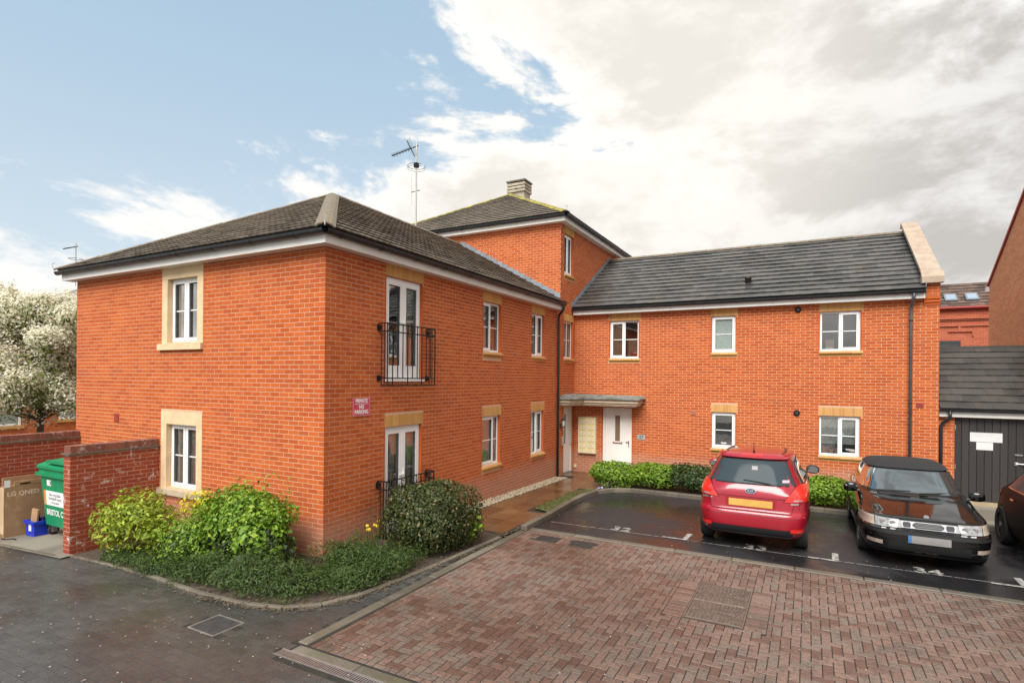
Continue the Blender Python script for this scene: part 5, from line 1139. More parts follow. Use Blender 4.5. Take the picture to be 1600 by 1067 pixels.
pot('white pot with a leafy plant in the small ground floor window', FWG, 4.50, .95, .11, .10, 1.5, M_UPVC)
t = thing('cardboard_carton', 'small brown carton on the sill of the upper right window', 'box', FWG(7.08, 3.66, -.25)); wb(MB().box(6.99, 7.17, 3.66, 3.90, -.34, -.16, FWG), 'carton', M_CARD, t); wb(MB().box(7.171, 7.176, 3.66, 3.90, -.34, -.16, FWG).box(7.0, 7.16, 3.662, 3.69, -.158, -.155, FWG), 'tape', M_WHITE, t)
t = thing('red_box', 'red box with papers on the sill of the upper window above the door', 'box', FWG(1.9, 3.52, -.22)); wb(MB().box(1.78, 2.01, 3.50, 3.60, -.3, -.17, FWG).box(1.78, 1.83, 3.60, 3.66, -.3, -.17, FWG), 'box_body', pmat('red_plastic', (.55, .03, .04), rough=.4), t); wb(MB().box(1.84, 2.04, 3.605, 3.625, -.32, -.16, FWG), 'papers', M_WHITE, t)
# ================================================================ PLANTS
def leafmat(name, dark, light, tip=None, trans=.3, rough=.5):
    m = bpy.data.materials.new(name); m.use_nodes = True; t = NT(m.node_tree)
    at = t.n('ShaderNodeAttribute', attribute_name='rnd').outputs['Fac']
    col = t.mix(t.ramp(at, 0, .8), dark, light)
    if tip: col = t.mix(t.ramp(at, .86, .94), col, tip)
    b = t.n('ShaderNodeBsdfPrincipled', {'Base Color': col, 'Roughness': rough, 'Specular IOR Level': .4}); tr = t.n('ShaderNodeBsdfTranslucent', {'Color': col})
    t.n('ShaderNodeOutputMaterial', {0: t.n('ShaderNodeMixShader', {0: trans, 1: b.outputs[0], 2: tr.outputs[0]}).outputs[0]}); MATS[name] = m; return m
M_LF_LIME = leafmat('lime_leaf', (.12, .18, .014), (.34, .43, .035), (.46, .50, .07)); M_LF_YEL = leafmat('yellow_leaf', (.38, .38, .02), (.68, .62, .03))
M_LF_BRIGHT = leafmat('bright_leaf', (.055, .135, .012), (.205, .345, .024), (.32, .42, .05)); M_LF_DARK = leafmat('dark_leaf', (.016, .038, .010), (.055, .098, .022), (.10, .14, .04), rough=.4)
M_LF_JUN = leafmat('juniper_leaf', (.014, .036, .010), (.075, .125, .022), (.12, .15, .05)); M_LF_VAR = leafmat('clipped_leaf', (.020, .034, .010), (.082, .104, .028), (.22, .17, .08), rough=.42)
M_LF_IVY = leafmat('ivy_leaf', (.014, .028, .014), (.05, .072, .032), (.09, .085, .045), rough=.65); M_BLOS = leafmat('blossom', (.66, .60, .40), (.90, .86, .72), (.92, .90, .80), trans=.4, rough=.7)
M_LF_TREE = leafmat('tree_leaf', (.05, .085, .014), (.16, .21, .035)); M_BARK = pmat('bark', (.045, .032, .022), (.10, .075, .052), 14, .9, bump=.8, bscale=40); M_TWIG = pmat('twig', (.075, .042, .026), (.14, .085, .055), 20, .85)
def lobes(n, seed): 
    r = np.random.RandomState(seed); d = r.normal(size=(n, 3)); d /= np.linalg.norm(d, axis=1)[:, None]; return d, r.uniform(.3, 1.0, n)
def leaf_cloud(n, center, rad, size, seed, shell=.35, lump=.22, flat=0.0, up=.35, aspect=.55, bottom=-1.0, box=0.0, top_bias=0.0, sz_var=.35):
    """(V, F, rnd) of n folded leaves through the outer part of a lumpy ellipsoid"""
    r = np.random.RandomState(seed); d = r.normal(size=(n*3, 3)); d /= np.linalg.norm(d, axis=1)[:, None]
    d = d[d[:, 2] > bottom][:n]; n = len(d)
    if box:                                              # squarer plan for clipped shapes
        k = np.max(np.abs(d), axis=1)[:, None]; d = d*((1-box)+box/np.maximum(k, .3))
    ld, lw = lobes(26, seed+1); dn = d/np.linalg.norm(d, axis=1)[:, None]
    dots = dn@ld.T; k = np.max(np.clip((dots-.72)/.28, 0, 1)**1*lw[None], axis=1)
    rr = (1-lump)+lump*2*k; depth = 1-shell*r.rand(n)**1.4
    P = d*(rr*depth)[:, None]*np.array(rad)[None]+np.array(center)[None]
    nrm = dn/np.array(rad)[None]; nrm /= np.linalg.norm(nrm, axis=1)[:, None]
    nrm = nrm+r.normal(scale=.55, size=(n, 3)); nrm[:, 2] += up; nrm /= np.linalg.norm(nrm, axis=1)[:, None]
    t = r.normal(size=(n, 3)); t -= (t*nrm).sum(1)[:, None]*nrm; t /= np.linalg.norm(t, axis=1)[:, None]; b = np.cross(nrm, t)
    s = size*(1+sz_var*r.normal(size=n)).clip(.4, 1.9)
    L, W_ = s[:, None], (s*aspect)[:, None]
    V = np.stack([P-t*L*.5, P+b*W_*.5+nrm*W_*.16+t*L*.05, P+t*L*.55-nrm*L*.06, P-b*W_*.5+nrm*W_*.16+t*L*.05], 1)
    i = np.arange(n)[:, None]*4; F = np.concatenate([i+[[0, 1, 2]], i+[[0, 2, 3]]], 1).reshape(-1, 3)
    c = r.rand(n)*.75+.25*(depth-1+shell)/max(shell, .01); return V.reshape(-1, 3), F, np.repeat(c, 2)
def merge(L):
    Vs, Fs, Rs = [], [], []; o = 0
    for V, F, R in L: Vs.append(V); Fs.append(F+o); Rs.append(R); o += len(V)
    return np.concatenate(Vs), np.concatenate(Fs), np.concatenate(Rs)
def plant(name, label, cat, base, clouds, stems, group=None, parts=('foliage', 'stem')):
    """clouds: list of (part name, material, [leaf clouds])"""
    t = thing(name, label, cat, base, group)
    for pn, mt, L in clouds:
        o = put(bpy.data.objects.new(pn, fastmesh(pn, *merge(L)[:2], mt, merge(L)[2])), t); world_child(o, t)
    if stems:
        m = MB()
        for pts, r0 in stems: m.tube(pts, [r0*(1-.75*i/(len(pts)-1)) for i in range(len(pts))], 5)
        wb(m, parts[1], M_TWIG if name != 'blossom_tree' else M_BARK, t)
    return t
def stems_for(cx, cy, rx, ry, z0, h, n, seed, r0=.010):
    r = random.Random(seed); out = []
    for k in range(n):
        a = r.uniform(0, 6.28); q = r.uniform(.2, .85); x, y = cx+.3*rx*q*math.cos(a), cy+.3*ry*q*math.sin(a); x2, y2 = cx+rx*q*math.cos(a), cy+ry*q*math.sin(a); hh = h*r.uniform(.6, .95)
        out.append(([(x, y, gz(x, y)+z0), ((x+x2)/2+r.uniform(-.05, .05), (y+y2)/2+r.uniform(-.05, .05), gz(x, y)+hh*.55), (x2, y2, gz(x, y)+hh)], r0))
    return out
# lime shrub by the bin store wall
def gb(x, y): return (x, y, gz(x, y))
cx, cy = -3.22, -.93; z = gz(cx, cy)
plant('shrub', 'lime green leafy shrub with bare stems beside the short brick wall', 'shrub', gb(cx, cy), [('foliage', M_LF_LIME, [leaf_cloud(2300, (cx, cy, z+.70), (.74, .50, .34), .072, 1, shell=.8, lump=.38, aspect=.45), leaf_cloud(800, (cx-.45, cy-.15, z+.42), (.42, .34, .34), .075, 2, shell=.9, lump=.36, aspect=.45), leaf_cloud(800, (cx+.5, cy, z+.45), (.45, .40, .32), .07, 3, shell=.9, lump=.36, aspect=.45), leaf_cloud(300, (cx, cy-.1, z+.18), (.7, .45, .16), .06, 33, shell=.9, aspect=.45)])], stems_for(cx, cy, .7, .5, 0, .9, 34, 5, .011))
cx, cy = -2.3, -.45; z = gz(cx, cy)
plant('shrub', 'yellow leaved shrub under the ground floor stone window', 'shrub', gb(cx, cy), [('foliage', M_LF_YEL, [leaf_cloud(750, (cx, cy, z+.76), (.46, .26, .24), .075, 7, shell=.9, lump=.3, aspect=.38)])], stems_for(cx, cy, .4, .25, 0, .62, 16, 8, .007))
# large bright shrub at the corner with ivy below
cx, cy = -.82, -.72; z = gz(cx, cy)
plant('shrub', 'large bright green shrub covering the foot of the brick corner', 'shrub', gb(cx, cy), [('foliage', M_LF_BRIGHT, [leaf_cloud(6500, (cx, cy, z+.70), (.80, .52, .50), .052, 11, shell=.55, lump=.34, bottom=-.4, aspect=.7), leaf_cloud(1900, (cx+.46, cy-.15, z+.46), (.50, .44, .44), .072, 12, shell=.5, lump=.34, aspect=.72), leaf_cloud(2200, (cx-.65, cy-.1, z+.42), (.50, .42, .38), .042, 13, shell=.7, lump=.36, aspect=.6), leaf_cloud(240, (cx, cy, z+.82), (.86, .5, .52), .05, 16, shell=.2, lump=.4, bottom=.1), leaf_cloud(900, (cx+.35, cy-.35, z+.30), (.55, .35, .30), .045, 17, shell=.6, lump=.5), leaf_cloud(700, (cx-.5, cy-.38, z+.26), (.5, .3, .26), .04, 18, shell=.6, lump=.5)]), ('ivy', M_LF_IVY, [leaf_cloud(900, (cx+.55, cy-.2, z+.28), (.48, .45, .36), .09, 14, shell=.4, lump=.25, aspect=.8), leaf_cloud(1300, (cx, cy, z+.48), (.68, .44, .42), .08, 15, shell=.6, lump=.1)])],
      stems_for(cx, cy, .8, .5, 0, 1.22, 22, 9, .009))
cx, cy = -1.75, -1.02; z = gz(cx, cy)
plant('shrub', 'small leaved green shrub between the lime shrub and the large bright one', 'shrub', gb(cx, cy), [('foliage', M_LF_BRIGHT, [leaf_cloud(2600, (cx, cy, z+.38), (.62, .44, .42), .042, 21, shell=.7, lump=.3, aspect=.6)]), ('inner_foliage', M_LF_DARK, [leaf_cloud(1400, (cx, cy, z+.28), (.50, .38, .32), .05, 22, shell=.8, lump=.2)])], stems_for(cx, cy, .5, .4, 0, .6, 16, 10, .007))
# juniper carpets
def juniper(label, spots, seed):
    L = []; 
    for k, (x, y, rx, ry, h) in enumerate(spots): L.append(leaf_cloud(int(9500*rx*ry/.3), (x, y, gz(x, y)+h*.35), (rx, ry, h*.75), .042, seed+k, shell=.6, lump=.52, aspect=.24, bottom=-.35, up=.6))
    st = []
    for k, (x, y, rx, ry, h) in enumerate(spots): st += stems_for(x, y, rx*1.05, ry*1.05, .02, h*1.1, 10, seed+k, .006)
    plant('juniper', label, 'shrub', gb(spots[0][0], spots[0][1]), [('foliage', M_LF_JUN, L)], st, 'low juniper bushes along the bed kerb')
juniper('dark low juniper spreading along the kerb below the large bright shrub', [(-.35, -1.28, .55, .42, .40), (.28, -1.26, .52, .40, .46), (-1.05, -1.34, .5, .32, .26), (.72, -1.10, .42, .42, .32)], 40)
juniper('dark low juniper spreading between the brick corner and the clipped bush', [(.98, -.42, .48, .52, .38), (1.20, .05, .44, .55, .36), (.62, -.12, .42, .42, .44), (1.28, -.62, .30, .36, .26)], 60)
juniper('thin trailing greenery along the kerb below the lime shrub', [(-1.75, -1.36, .55, .26, .2), (-2.5, -1.30, .5, .24, .16), (-3.2, -1.25, .4, .2, .12)], 80)
# clipped rounded bush
cx, cy = 1.12, 1.28
plant('clipped_bush', 'rounded clipped dark bush in front of the lower railing', 'shrub', gb(cx, cy), [('foliage', M_LF_VAR, [leaf_cloud(11500, (cx, cy, .51), (.68, .74, .55), .045, 91, shell=.2, lump=.13, bottom=-.9, box=.42, aspect=.62, up=.1), leaf_cloud(420, (cx, cy, .53), (.74, .80, .59), .045, 94, shell=.12, lump=.2, bottom=-.4, box=.42, aspect=.6), leaf_cloud(4000, (cx, cy, .48), (.58, .62, .46), .06, 92, shell=.5, lump=.05)]), ('new_shoots', M_LF_BRIGHT, [leaf_cloud(90, (cx+.62, cy+.35, .33), (.16, .16, .20), .075, 93, shell=.9)])], stems_for(cx, cy, .5, .5, 0, .7, 16, 11, .012))
# daffodils
t = thing('daffodils', 'small clump of yellow flowers beside the clipped bush', 'flowers', (.42, .62, 0))
m = MB(); m2 = MB()
for k in range(7):
    x, y = .36+random.uniform(-.13, .13), .72+random.uniform(-.15, .15); h = random.uniform(.36, .48); m2.tube([(x, y, 0), (x+.02, y-.02, h)], .004, 4)
    c0 = Vector((x+.02, y-.03, h)); dr_ = Vector((random.uniform(.2, .8), -1, random.uniform(-.1, .4))).normalized(); a_ = dr_.cross(Vector((0, 0, 1))).normalized(); b_ = a_.cross(dr_)
    for j in range(6):
        th = j*1.047; e = a_*math.cos(th)+b_*math.sin(th); f_ = a_*-math.sin(th)+b_*math.cos(th); m.add([c0, c0+e*.016+f_*.009, c0+e*.030, c0+e*.016-f_*.009], [(0, 1, 2, 3)])
    m.lathe([(.006, 0), (.010, .015)], Fr(c0, a_, b_, -dr_ if False else dr_), 8)
    for j in range(3): m2.add([(x, y, 0), (x+random.uniform(-.1, .1), y+random.uniform(-.1, .1), h*.7), (x+.012, y, 0)], [(0, 1, 2)])
wb(m, 'petals', pmat('daffodil_yellow', (.75, .52, .01), (.80, .60, .02)), t, kind='stuff'); wb(m2, 'stalks', M_LF_BRIGHT, t, kind='stuff')
# hedge along the wing
hd = [(2.05, 8.28, .62, .60, .60, M_LF_BRIGHT, 'rounded bright green shrub at the path end of the hedge'), (2.98, 8.72, .62, .55, .60, M_LF_BRIGHT, 'green hedge shrub below the number 27 plaque'), (3.95, 8.75, .66, .55, .64, M_LF_DARK, 'darker hedge shrub under the grey air brick left of the red car'), (4.85, 8.8, .6, .5, .55, M_LF_BRIGHT, 'hedge shrub in front of the red car'), (5.8, 8.8, .6, .5, .55, M_LF_BRIGHT, 'hedge shrub hidden behind the red car'), (6.95, 8.8, .62, .55, .60, M_LF_BRIGHT, 'green hedge shrub seen between the two parked cars')]
for k, (x, y, rx, ry, h, mt, lb) in enumerate(hd):
    if k == 4: continue
    z = gz(x, y)
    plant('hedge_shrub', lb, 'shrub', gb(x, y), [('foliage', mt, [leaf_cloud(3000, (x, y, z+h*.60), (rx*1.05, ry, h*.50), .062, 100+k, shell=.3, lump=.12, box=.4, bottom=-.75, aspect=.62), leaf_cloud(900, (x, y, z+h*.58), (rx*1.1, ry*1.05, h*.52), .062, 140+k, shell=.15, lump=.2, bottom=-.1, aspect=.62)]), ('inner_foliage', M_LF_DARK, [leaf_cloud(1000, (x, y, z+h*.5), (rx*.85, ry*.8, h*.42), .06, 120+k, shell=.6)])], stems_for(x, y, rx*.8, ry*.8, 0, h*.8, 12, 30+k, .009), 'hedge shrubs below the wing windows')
# blossom tree
bx, by = -11.65, 1.0; z = gz(bx, by); r = random.Random(5); cl = []; lf = []; st = [([(bx, by, z-.05), (bx+.02, by, z+1.2), (bx+.05, by+.02, z+2.3), (bx, by, z+3.6), (bx+.1, by, z+4.9)], .115)]
k = 0
for i in range(52):
    a = r.uniform(0, 6.28); h = r.uniform(2.2, 5.15); q = 2.05*math.sqrt(max(.05, 1-((h-3.4)/2.1)**2))*r.uniform(.45, 1.0); x, y = bx+q*math.cos(a)*1.12, by+q*math.sin(a)
    h0 = max(2.0, h-.9); st.append(([(bx, by, z+h0), ((bx+x)/2, (by+y)/2, z+(h0+h)/2+.1), (x, y, z+h)], .026))
    s_ = r.uniform(.42, .70); cl.append(leaf_cloud(1500, (x, y, z+h), (s_, s_, s_*.75), .050, 200+i, shell=.8, lump=.35, aspect=.9)); lf.append(leaf_cloud(260, (x, y, z+h-.08), (s_*.95, s_*.95, s_*.7), .085, 240+i, shell=.8, lump=.3, aspect=.55))
for i in range(14):
    a = r.uniform(0, 6.28); q = r.uniform(.3, 1.5); x, y = bx+q*math.cos(a), by+q*math.sin(a); h = r.uniform(5.0, 5.7); st.append(([(x*.7+bx*.3, y*.7+by*.3, z+h-.8), (x, y, z+h)], .012)); cl.append(leaf_cloud(150, (x, y, z+h-.2), (.10, .10, .28), .055, 300+i, shell=.9, aspect=.9))
cl.append(leaf_cloud(9000, (bx, by, z+3.35), (1.75, 1.7, 1.35), .05, 330, shell=.75, lump=.45, aspect=.9)); lf.append(leaf_cloud(5200, (bx, by, z+3.0), (1.75, 1.7, 1.15), .075, 331, shell=.8, lump=.4, aspect=.55))
plant('blossom_tree', 'tree covered in creamy white blossom behind the bin store wall', 'tree', (bx, by, z), [('blossom', M_BLOS, cl), ('crown', M_LF_TREE, lf)], st, parts=('crown', 'trunk'))
x, y = -13.6, -.9
plant('shrub', 'small dark green bush below the window of the low far house', 'shrub', gb(x, y), [('foliage', M_LF_DARK, [leaf_cloud(900, (x, y, gz(x, y)+1.0), (.8, .8, .9), .09, 400, lump=.2)])], stems_for(x, y, .5, .5, 0, 1.0, 8, 44, .015))
# litter in front of the hedge
t = thing('litter', 'crumpled blue and white wrapper on the mossy kerb by the hedge', 'litter', (1.95, 7.25, gz(1.9, 7.2)+.04)); rr_ = random.Random(3); m = MB(); G = [[(1.90+.05*i+rr_.uniform(-.02, .02), 7.2+.05*j+rr_.uniform(-.02, .02), gz(1.9, 7.2)+.06+rr_.uniform(0, .10)) for j in range(4)] for i in range(3)]; m.grid(G); wb(m, 'wrapper', pmat('wrapper', (.10, .10, .45), (.7, .7, .75), 14, .3), t)
# ================================================================ CARS
def pchip(xs, ys, x):
    xs = np.array(xs, float); ys = np.array(ys, float); h = np.diff(xs); d = np.diff(ys)/h; m = np.zeros(len(xs)); m[0], m[-1] = d[0], d[-1]
    for i in range(1, len(xs)-1): m[i] = 0 if d[i-1]*d[i] <= 0 else (h[i-1]+h[i])*2/((2*h[i]+h[i-1])/d[i-1]*.666667+(h[i]+2*h[i-1])/d[i]*.666667+1e-12)*.6667*1.0
    for i in range(1, len(xs)-1):
        if d[i-1]*d[i] > 0: w1, w2 = 2*h[i]+h[i-1], h[i]+2*h[i-1]; m[i] = (w1+w2)/(w1/d[i-1]+w2/d[i])
    x = np.clip(x, xs[0], xs[-1]); i = np.clip(np.searchsorted(xs, x)-1, 0, len(xs)-2); t = (x-xs[i])/h[i]
    return ys[i]*(1+2*t)*(1-t)**2+m[i]*h[i]*t*(1-t)**2+ys[i+1]*t*t*(3-2*t)+m[i+1]*h[i]*t*t*(t-1)
M_CARRED = pmat('red_car_paint', (.29, .004, .016), (.32, .005, .018), 2, .32, coat=1.0, spec=.4); M_CARBLK = pmat('black_car_paint', (.004, .004, .004), (.005, .005, .005), 2, .07, spec=.65); M_CARDK = pmat('dark_car_paint', (.005, .005, .007), (.007, .007, .009), 2, .35, spec=.03)
M_CARGL = glassmat('car_glass', base=.30, power=1.0)
_t = NT(M_CARGL.node_tree); _f = _t.math('ADD', _t.math('MULTIPLY', _t.n('ShaderNodeFresnel', {'IOR': 1.5}).outputs[0], .9), .22, clamp=True)
_t.n('ShaderNodeOutputMaterial', {0: _t.n('ShaderNodeMixShader', {0: _f, 1: _t.n('ShaderNodeBsdfDiffuse', {'Color': (.018, .024, .028, 1)}).outputs[0], 2: _t.n('ShaderNodeBsdfGlossy', {'Color': (.86, .95, 1, 1), 'Roughness': .03}).outputs[0]}).outputs[0]})
MATS['car_glass'] = M_CARGL; M_TRIM = pmat('black_trim', (.014, .014, .015), rough=.55); M_SOFT = pmat('soft_top', (.013, .013, .014), (.022, .022, .023), 60, .92, bump=.3, bscale=200)
M_REDL = pmat('red_lens', (.80, .022, .016), rough=.12, coat=1.0); M_AMB = pmat('amber_lens', (.62, .16, .02), rough=.12, coat=1.0); M_CLEAR = pmat('clear_lens', (.17, .17, .17), (.33, .33, .32), 26, .12, coat=.6, spec=.5); M_PALE = pmat('pale_lens', (.32, .25, .20), (.46, .38, .31), 30, .15, coat=.5)
M_CHROME = pmat('chrome', (.72, .72, .74), rough=.12, metal=1.0); M_YPLATE = pmat('yellow_plate', (.50, .27, .05), (.58, .34, .08), 5, .4); M_GPLATE = pmat('grey_plate', (.21, .20, .19), (.28, .27, .26), 3, .4); M_BPLATE = pmat('plate_blue', (.05, .16, .36), rough=.4); M_ALLOY = pmat('alloy', (.30, .30, .31), (.38, .38, .39), 10, .3, metal=.8)
M_TYRE = pmat('tyre', (.012, .012, .012), (.02, .02, .02), 40, .85); M_MIRG = pmat('mirror_glass', (.55, .55, .52), rough=.05, metal=.9); M_LINEC = pmat('panel_gap', (.004, .004, .004), rough=.8)
M_CARGL_D = glassmat('dark_car_glass')
_t = NT(M_CARGL_D.node_tree); _t.n('ShaderNodeOutputMaterial', {0: _t.n('ShaderNodeBsdfPrincipled', {'Base Color': (.04, .055, .064, 1), 'Roughness': .12, 'Specular IOR Level': .10}).outputs[0]})
class Car:
    def __init__(s, name, label, loc, rz, rings, paint):
        s.z, s.yr, s.yf, s.w, s.n = (np.array([r[i] for r in rings], float) for i in range(5)); s.paint = paint
        s.root = thing(name, label, 'car', loc); s.root.rotation_euler = (math.atan(-.018)*math.cos(rz), 0, rz)
    def par(s, z): return tuple(float(pchip(s.z, a, z)) for a in (s.yr, s.yf, s.w, s.n))
    def ring(s, z, N):
        yr, yf, w, n = s.par(z); out = []
        for k in range(N):
            t = 2*math.pi*k/N; c, q = math.cos(t), math.sin(t); out.append((w*math.copysign(abs(c)**(2/n), c), (yr+yf)/2+(yf-yr)/2*math.copysign(abs(q)**(2/n), q), z))
        return out
    def end(s, x, z, front):
        yr, yf, w, n = s.par(z); q = max(0.0, 1-(abs(x)/w)**n)**(1/n); return Vector((x, (yr+yf)/2+(yf-yr)/2*q*(1 if front else -1), z))
    def side(s, y, z, sg):
        yr, yf, w, n = s.par(z); q = max(0.0, 1-abs((y-(yr+yf)/2)/((yf-yr)/2))**n)**(1/n); return Vector((sg*w*q, y, z))
    def ang(s, t, z):
        yr, yf, w, n = s.par(z); c, q = math.cos(t), math.sin(t); return Vector((w*math.copysign(abs(c)**(2/n), c), (yr+yf)/2+(yf-yr)/2*math.copysign(abs(q)**(2/n), q), z))
    def shell(s, G, name, mat, d, parent=None, th=.004):
        """patch of the body surface pushed out by d"""
        nu, nv = len(G), len(G[0]); C0 = Vector((0, 0, .75)); O = []
        for i in range(nu):
            row = []
            for j in range(nv):
                a = G[min(i+1, nu-1)][j]-G[max(i-1, 0)][j]; b = G[i][min(j+1, nv-1)]-G[i][max(j-1, 0)]; nn = a.cross(b)
                nn = nn.normalized() if nn.length > 1e-9 else Vector((0, 0, 1))
                if nn.dot(G[i][j]-Vector((0, G[i][j].y*.6, .45))) < 0: nn = -nn
                row.append(G[i][j]+nn*d)
            O.append(row)
        m = MB(); m.grid(O); o = m.build(name, mat, parent or s.root, smooth=True); return o
    def endpatch(s, name, mat, front, xf, z0, z1, d, nx=14, nz=8, parent=None):
        """xf(z) -> (xlo, xhi)"""
        G = []
        for i in range(nz+1):
            z = z0+(z1-z0)*i/nz; a, b = xf(z); G.append([s.end(a+(b-a)*j/nx, z, front) for j in range(nx+1)])
        return s.shell(G, name, mat, d, parent)
    def sidepatch(s, name, mat, sg, yf_, z0, z1, d, ny=14, nz=6, parent=None):
        G = []
        for i in range(nz+1):
            z = z0+(z1-z0)*i/nz; a, b = yf_(z); G.append([s.side(a+(b-a)*j/ny, z, sg) for j in range(ny+1)])
        return s.shell(G, name, mat, d, parent)
    def angpatch(s, name, mat, t0, t1, zf, d, nt=12, nz=6, parent=None):
        G = []
        for j in range(nt+1):
            t = t0+(t1-t0)*j/nt; a, b = zf(j/nt); G.append([s.ang(t, a+(b-a)*i/nz) for i in range(nz+1)])
        return s.shell(G, name, mat, d, parent)
    def body(s, axles, track, R, top=None):
        N = 96; zs = []
        for a, b in zip(s.z[:-1], s.z[1:]): zs += list(np.linspace(a, b, 5)[:-1])
        zs.append(s.z[-1]); m = MB(); V = [p for z in zs for p in s.ring(z, N)]
        F = [(i*N+k, i*N+(k+1) % N, (i+1)*N+(k+1) % N, (i+1)*N+k) for i in range(len(zs)-1) for k in range(N)]
        F += [tuple(range(N-1, -1, -1)), tuple((len(zs)-1)*N+k for k in range(N))]
        m.add(V, F); me = m.mesh('body', [s.paint, M_TRIM])
        o = bpy.data.objects.new('body', me); COL.objects.link(o)
        cut = MB()
        for y in axles:
            for sg in (-1, 1):
                cut.lathe([(R, -.16), (R, .30)], Fr((sg*(track/2), y, R*.95-.02), (0, 1, 0), (0, 0, 1), (1, 0, 0)) if sg > 0 else Fr((sg*(track/2), y, R*.95-.02), (0, -1, 0), (0, 0, 1), (-1, 0, 0)), 28)
        cm_ = cut.mesh('cut', [M_TRIM]); co = bpy.data.objects.new('cut', cm_); COL.objects.link(co)
        md = o.modifiers.new('b', 'BOOLEAN'); md.object = co; md.operation = 'DIFFERENCE'; md.solver = 'EXACT'
        try: md.material_mode = 'TRANSFER'
        except Exception: pass
        me2 = bpy.data.meshes.new_from_object(o.evaluated_get(bpy.context.evaluated_depsgraph_get())); o.modifiers.clear(); o.data = me2; me2.name = 'body'
        bpy.data.objects.remove(co); o.parent = s.root; autosmooth(o, 38); s.bodyo = o; return o
    def wheels(s, axles, track, r, w, spokes=5, dark=False):
        for y in axles:
            for sg in (-1, 1):
                f = Fr((sg*(track/2), y, r), (0, sg, 0), (0, 0, 1), (sg, 0, 0))
                ty = MB().lathe([(r*.62, -w/2), (r*.93, -w/2), (r, -w/2+.03), (r, w/2-.03), (r*.93, w/2), (r*.64, w/2), (r*.62, w/2-.03)], f, 30).build('wheel', M_TYRE, s.root, smooth=True); autosmooth(ty, 40)
                for gk in range(4): MB().lathe([(r+.002, -w*.3+gk*w*.2-.004), (r+.002, -w*.3+gk*w*.2+.004)], f, 30).build('tread_groove', M_LINEC, ty)
                rim = MB().lathe([(r*.62, w/2-.02), (r*.60, w/2-.012), (r*.55, w/2-.04), (r*.5, w/2-.07), (.02, w/2-.07)], f, 24).build('rim', M_TRIM if dark else M_ALLOY, ty)
                for k in range(spokes*2 if dark else spokes):
                    a = 2*math.pi*k/(spokes*2 if dark else spokes); c, q = math.cos(a), math.sin(a); fs = Fr(f(0, 0, w/2-.06), f.A*c+f.B*q, f.B*c-f.A*q, f.C); MB().box(.03, r*.58, -.022, .022, 0, .045, fs).build('spoke', M_TRIM if dark else M_ALLOY, ty)
                MB().lathe([(.05, w/2-.06), (.05, w/2-.005), (.03, w/2)], f, 12).build('hub_cap', M_ALLOY, ty)
    def mirror(s, y, z, sg, mat, back=1, x0=None):
        x = (x0 or s.par(z)[2])+.02; f = Fr((sg*(x+.10), y, z), (sg, 0, 0), (0, sg, 0), (0, 0, 1)); m = MB(); N = 14
        prof = [(-.075, .55), (-.05, .95), (0, 1.0), (.05, .95), (.085, .5)]
        V = [Vector((sg*(x+.105+.115*q*math.cos(2*math.pi*k/N)), y+.055*q*math.sin(2*math.pi*k/N), z+h)) for h, q in prof for k in range(N)]
        F = [(i*N+k, i*N+(k+1) % N, (i+1)*N+(k+1) % N, (i+1)*N+k) for i in range(4) for k in range(N)]+[tuple(range(N-1, -1, -1)), tuple(4*N+k for k in range(N))]
        m.add(V, F); o = m.build('door_mirror', mat, s.root, smooth=True)
        MB().tube([(sg*(x-.05), y+.01*back, z-.06), (sg*(x+.05), y, z-.04)], .025, 6).build('mirror_arm', M_TRIM, o)
        MB().prism([(-.085, -.05), (.085, -.055), (.09, .04), (-.08, .05)], 0, .004, Fr((sg*(x+.105), y-.052*back, z), (1, 0, 0), (0, 0, 1), (0, -back, 0))).build('mirror_glass', M_MIRG, o)
# ---------------- red hatchback, tail to the camera
K = [(.20, -1.80, 1.75, .78, 6.5), (.30, -1.98, 1.95, .835, 6.5), (.42, -2.03, 2.0, .865, 6.5), (.56, -2.045, 2.03, .882, 6.5), (.63, -2.03, 2.02, .885, 6.5), (.68, -1.985, 2.0, .884, 6.5), (.80, -1.97, 1.95, .878, 6.5), (.92, -1.955, 1.80, .868, 6.5), (1.02, -1.925, 1.50, .845, 4.6), (1.10, -1.87, 1.15, .785, 4.4), (1.22, -1.79, .98, .725, 4.2), (1.36, -1.69, .72, .660, 4.2), (1.46, -1.61, .48, .605, 4), (1.51, -1.55, .28, .555, 4), (1.55, -1.40, .0, .48, 3.6), (1.575, -1.05, -.35, .28, 3)]
C = Car('parked_car', 'red hatchback parked tail first towards the camera in bay 33', (5.77, 5.76, gz(5.8, 5.76)+.005), 0, K, M_CARRED)
ax = (-1.31, 1.30); C.body(ax, 1.50, .355); C.wheels(ax, 1.50, .315, .20)
C.endpatch('rear_window', M_CARGL_D, False, lambda z: (-(.755-(z-1.09)*.47), .755-(z-1.09)*.47), 1.09, 1.45, .006)
C.endpatch('window_seal', M_LINEC, False, lambda z: (-(.78-(z-1.07)*.47), .78-(z-1.07)*.47), 1.072, 1.468, .003)
sp = C.endpatch('spoiler', M_CARRED, False, lambda z: (-.60+(z-1.46)*.6, .60-(z-1.46)*.6), 1.462, 1.525, .045); C.endpatch('brake_light', M_REDL, False, lambda z: (-.16, .16), 1.487, 1.510, .050, parent=sp)
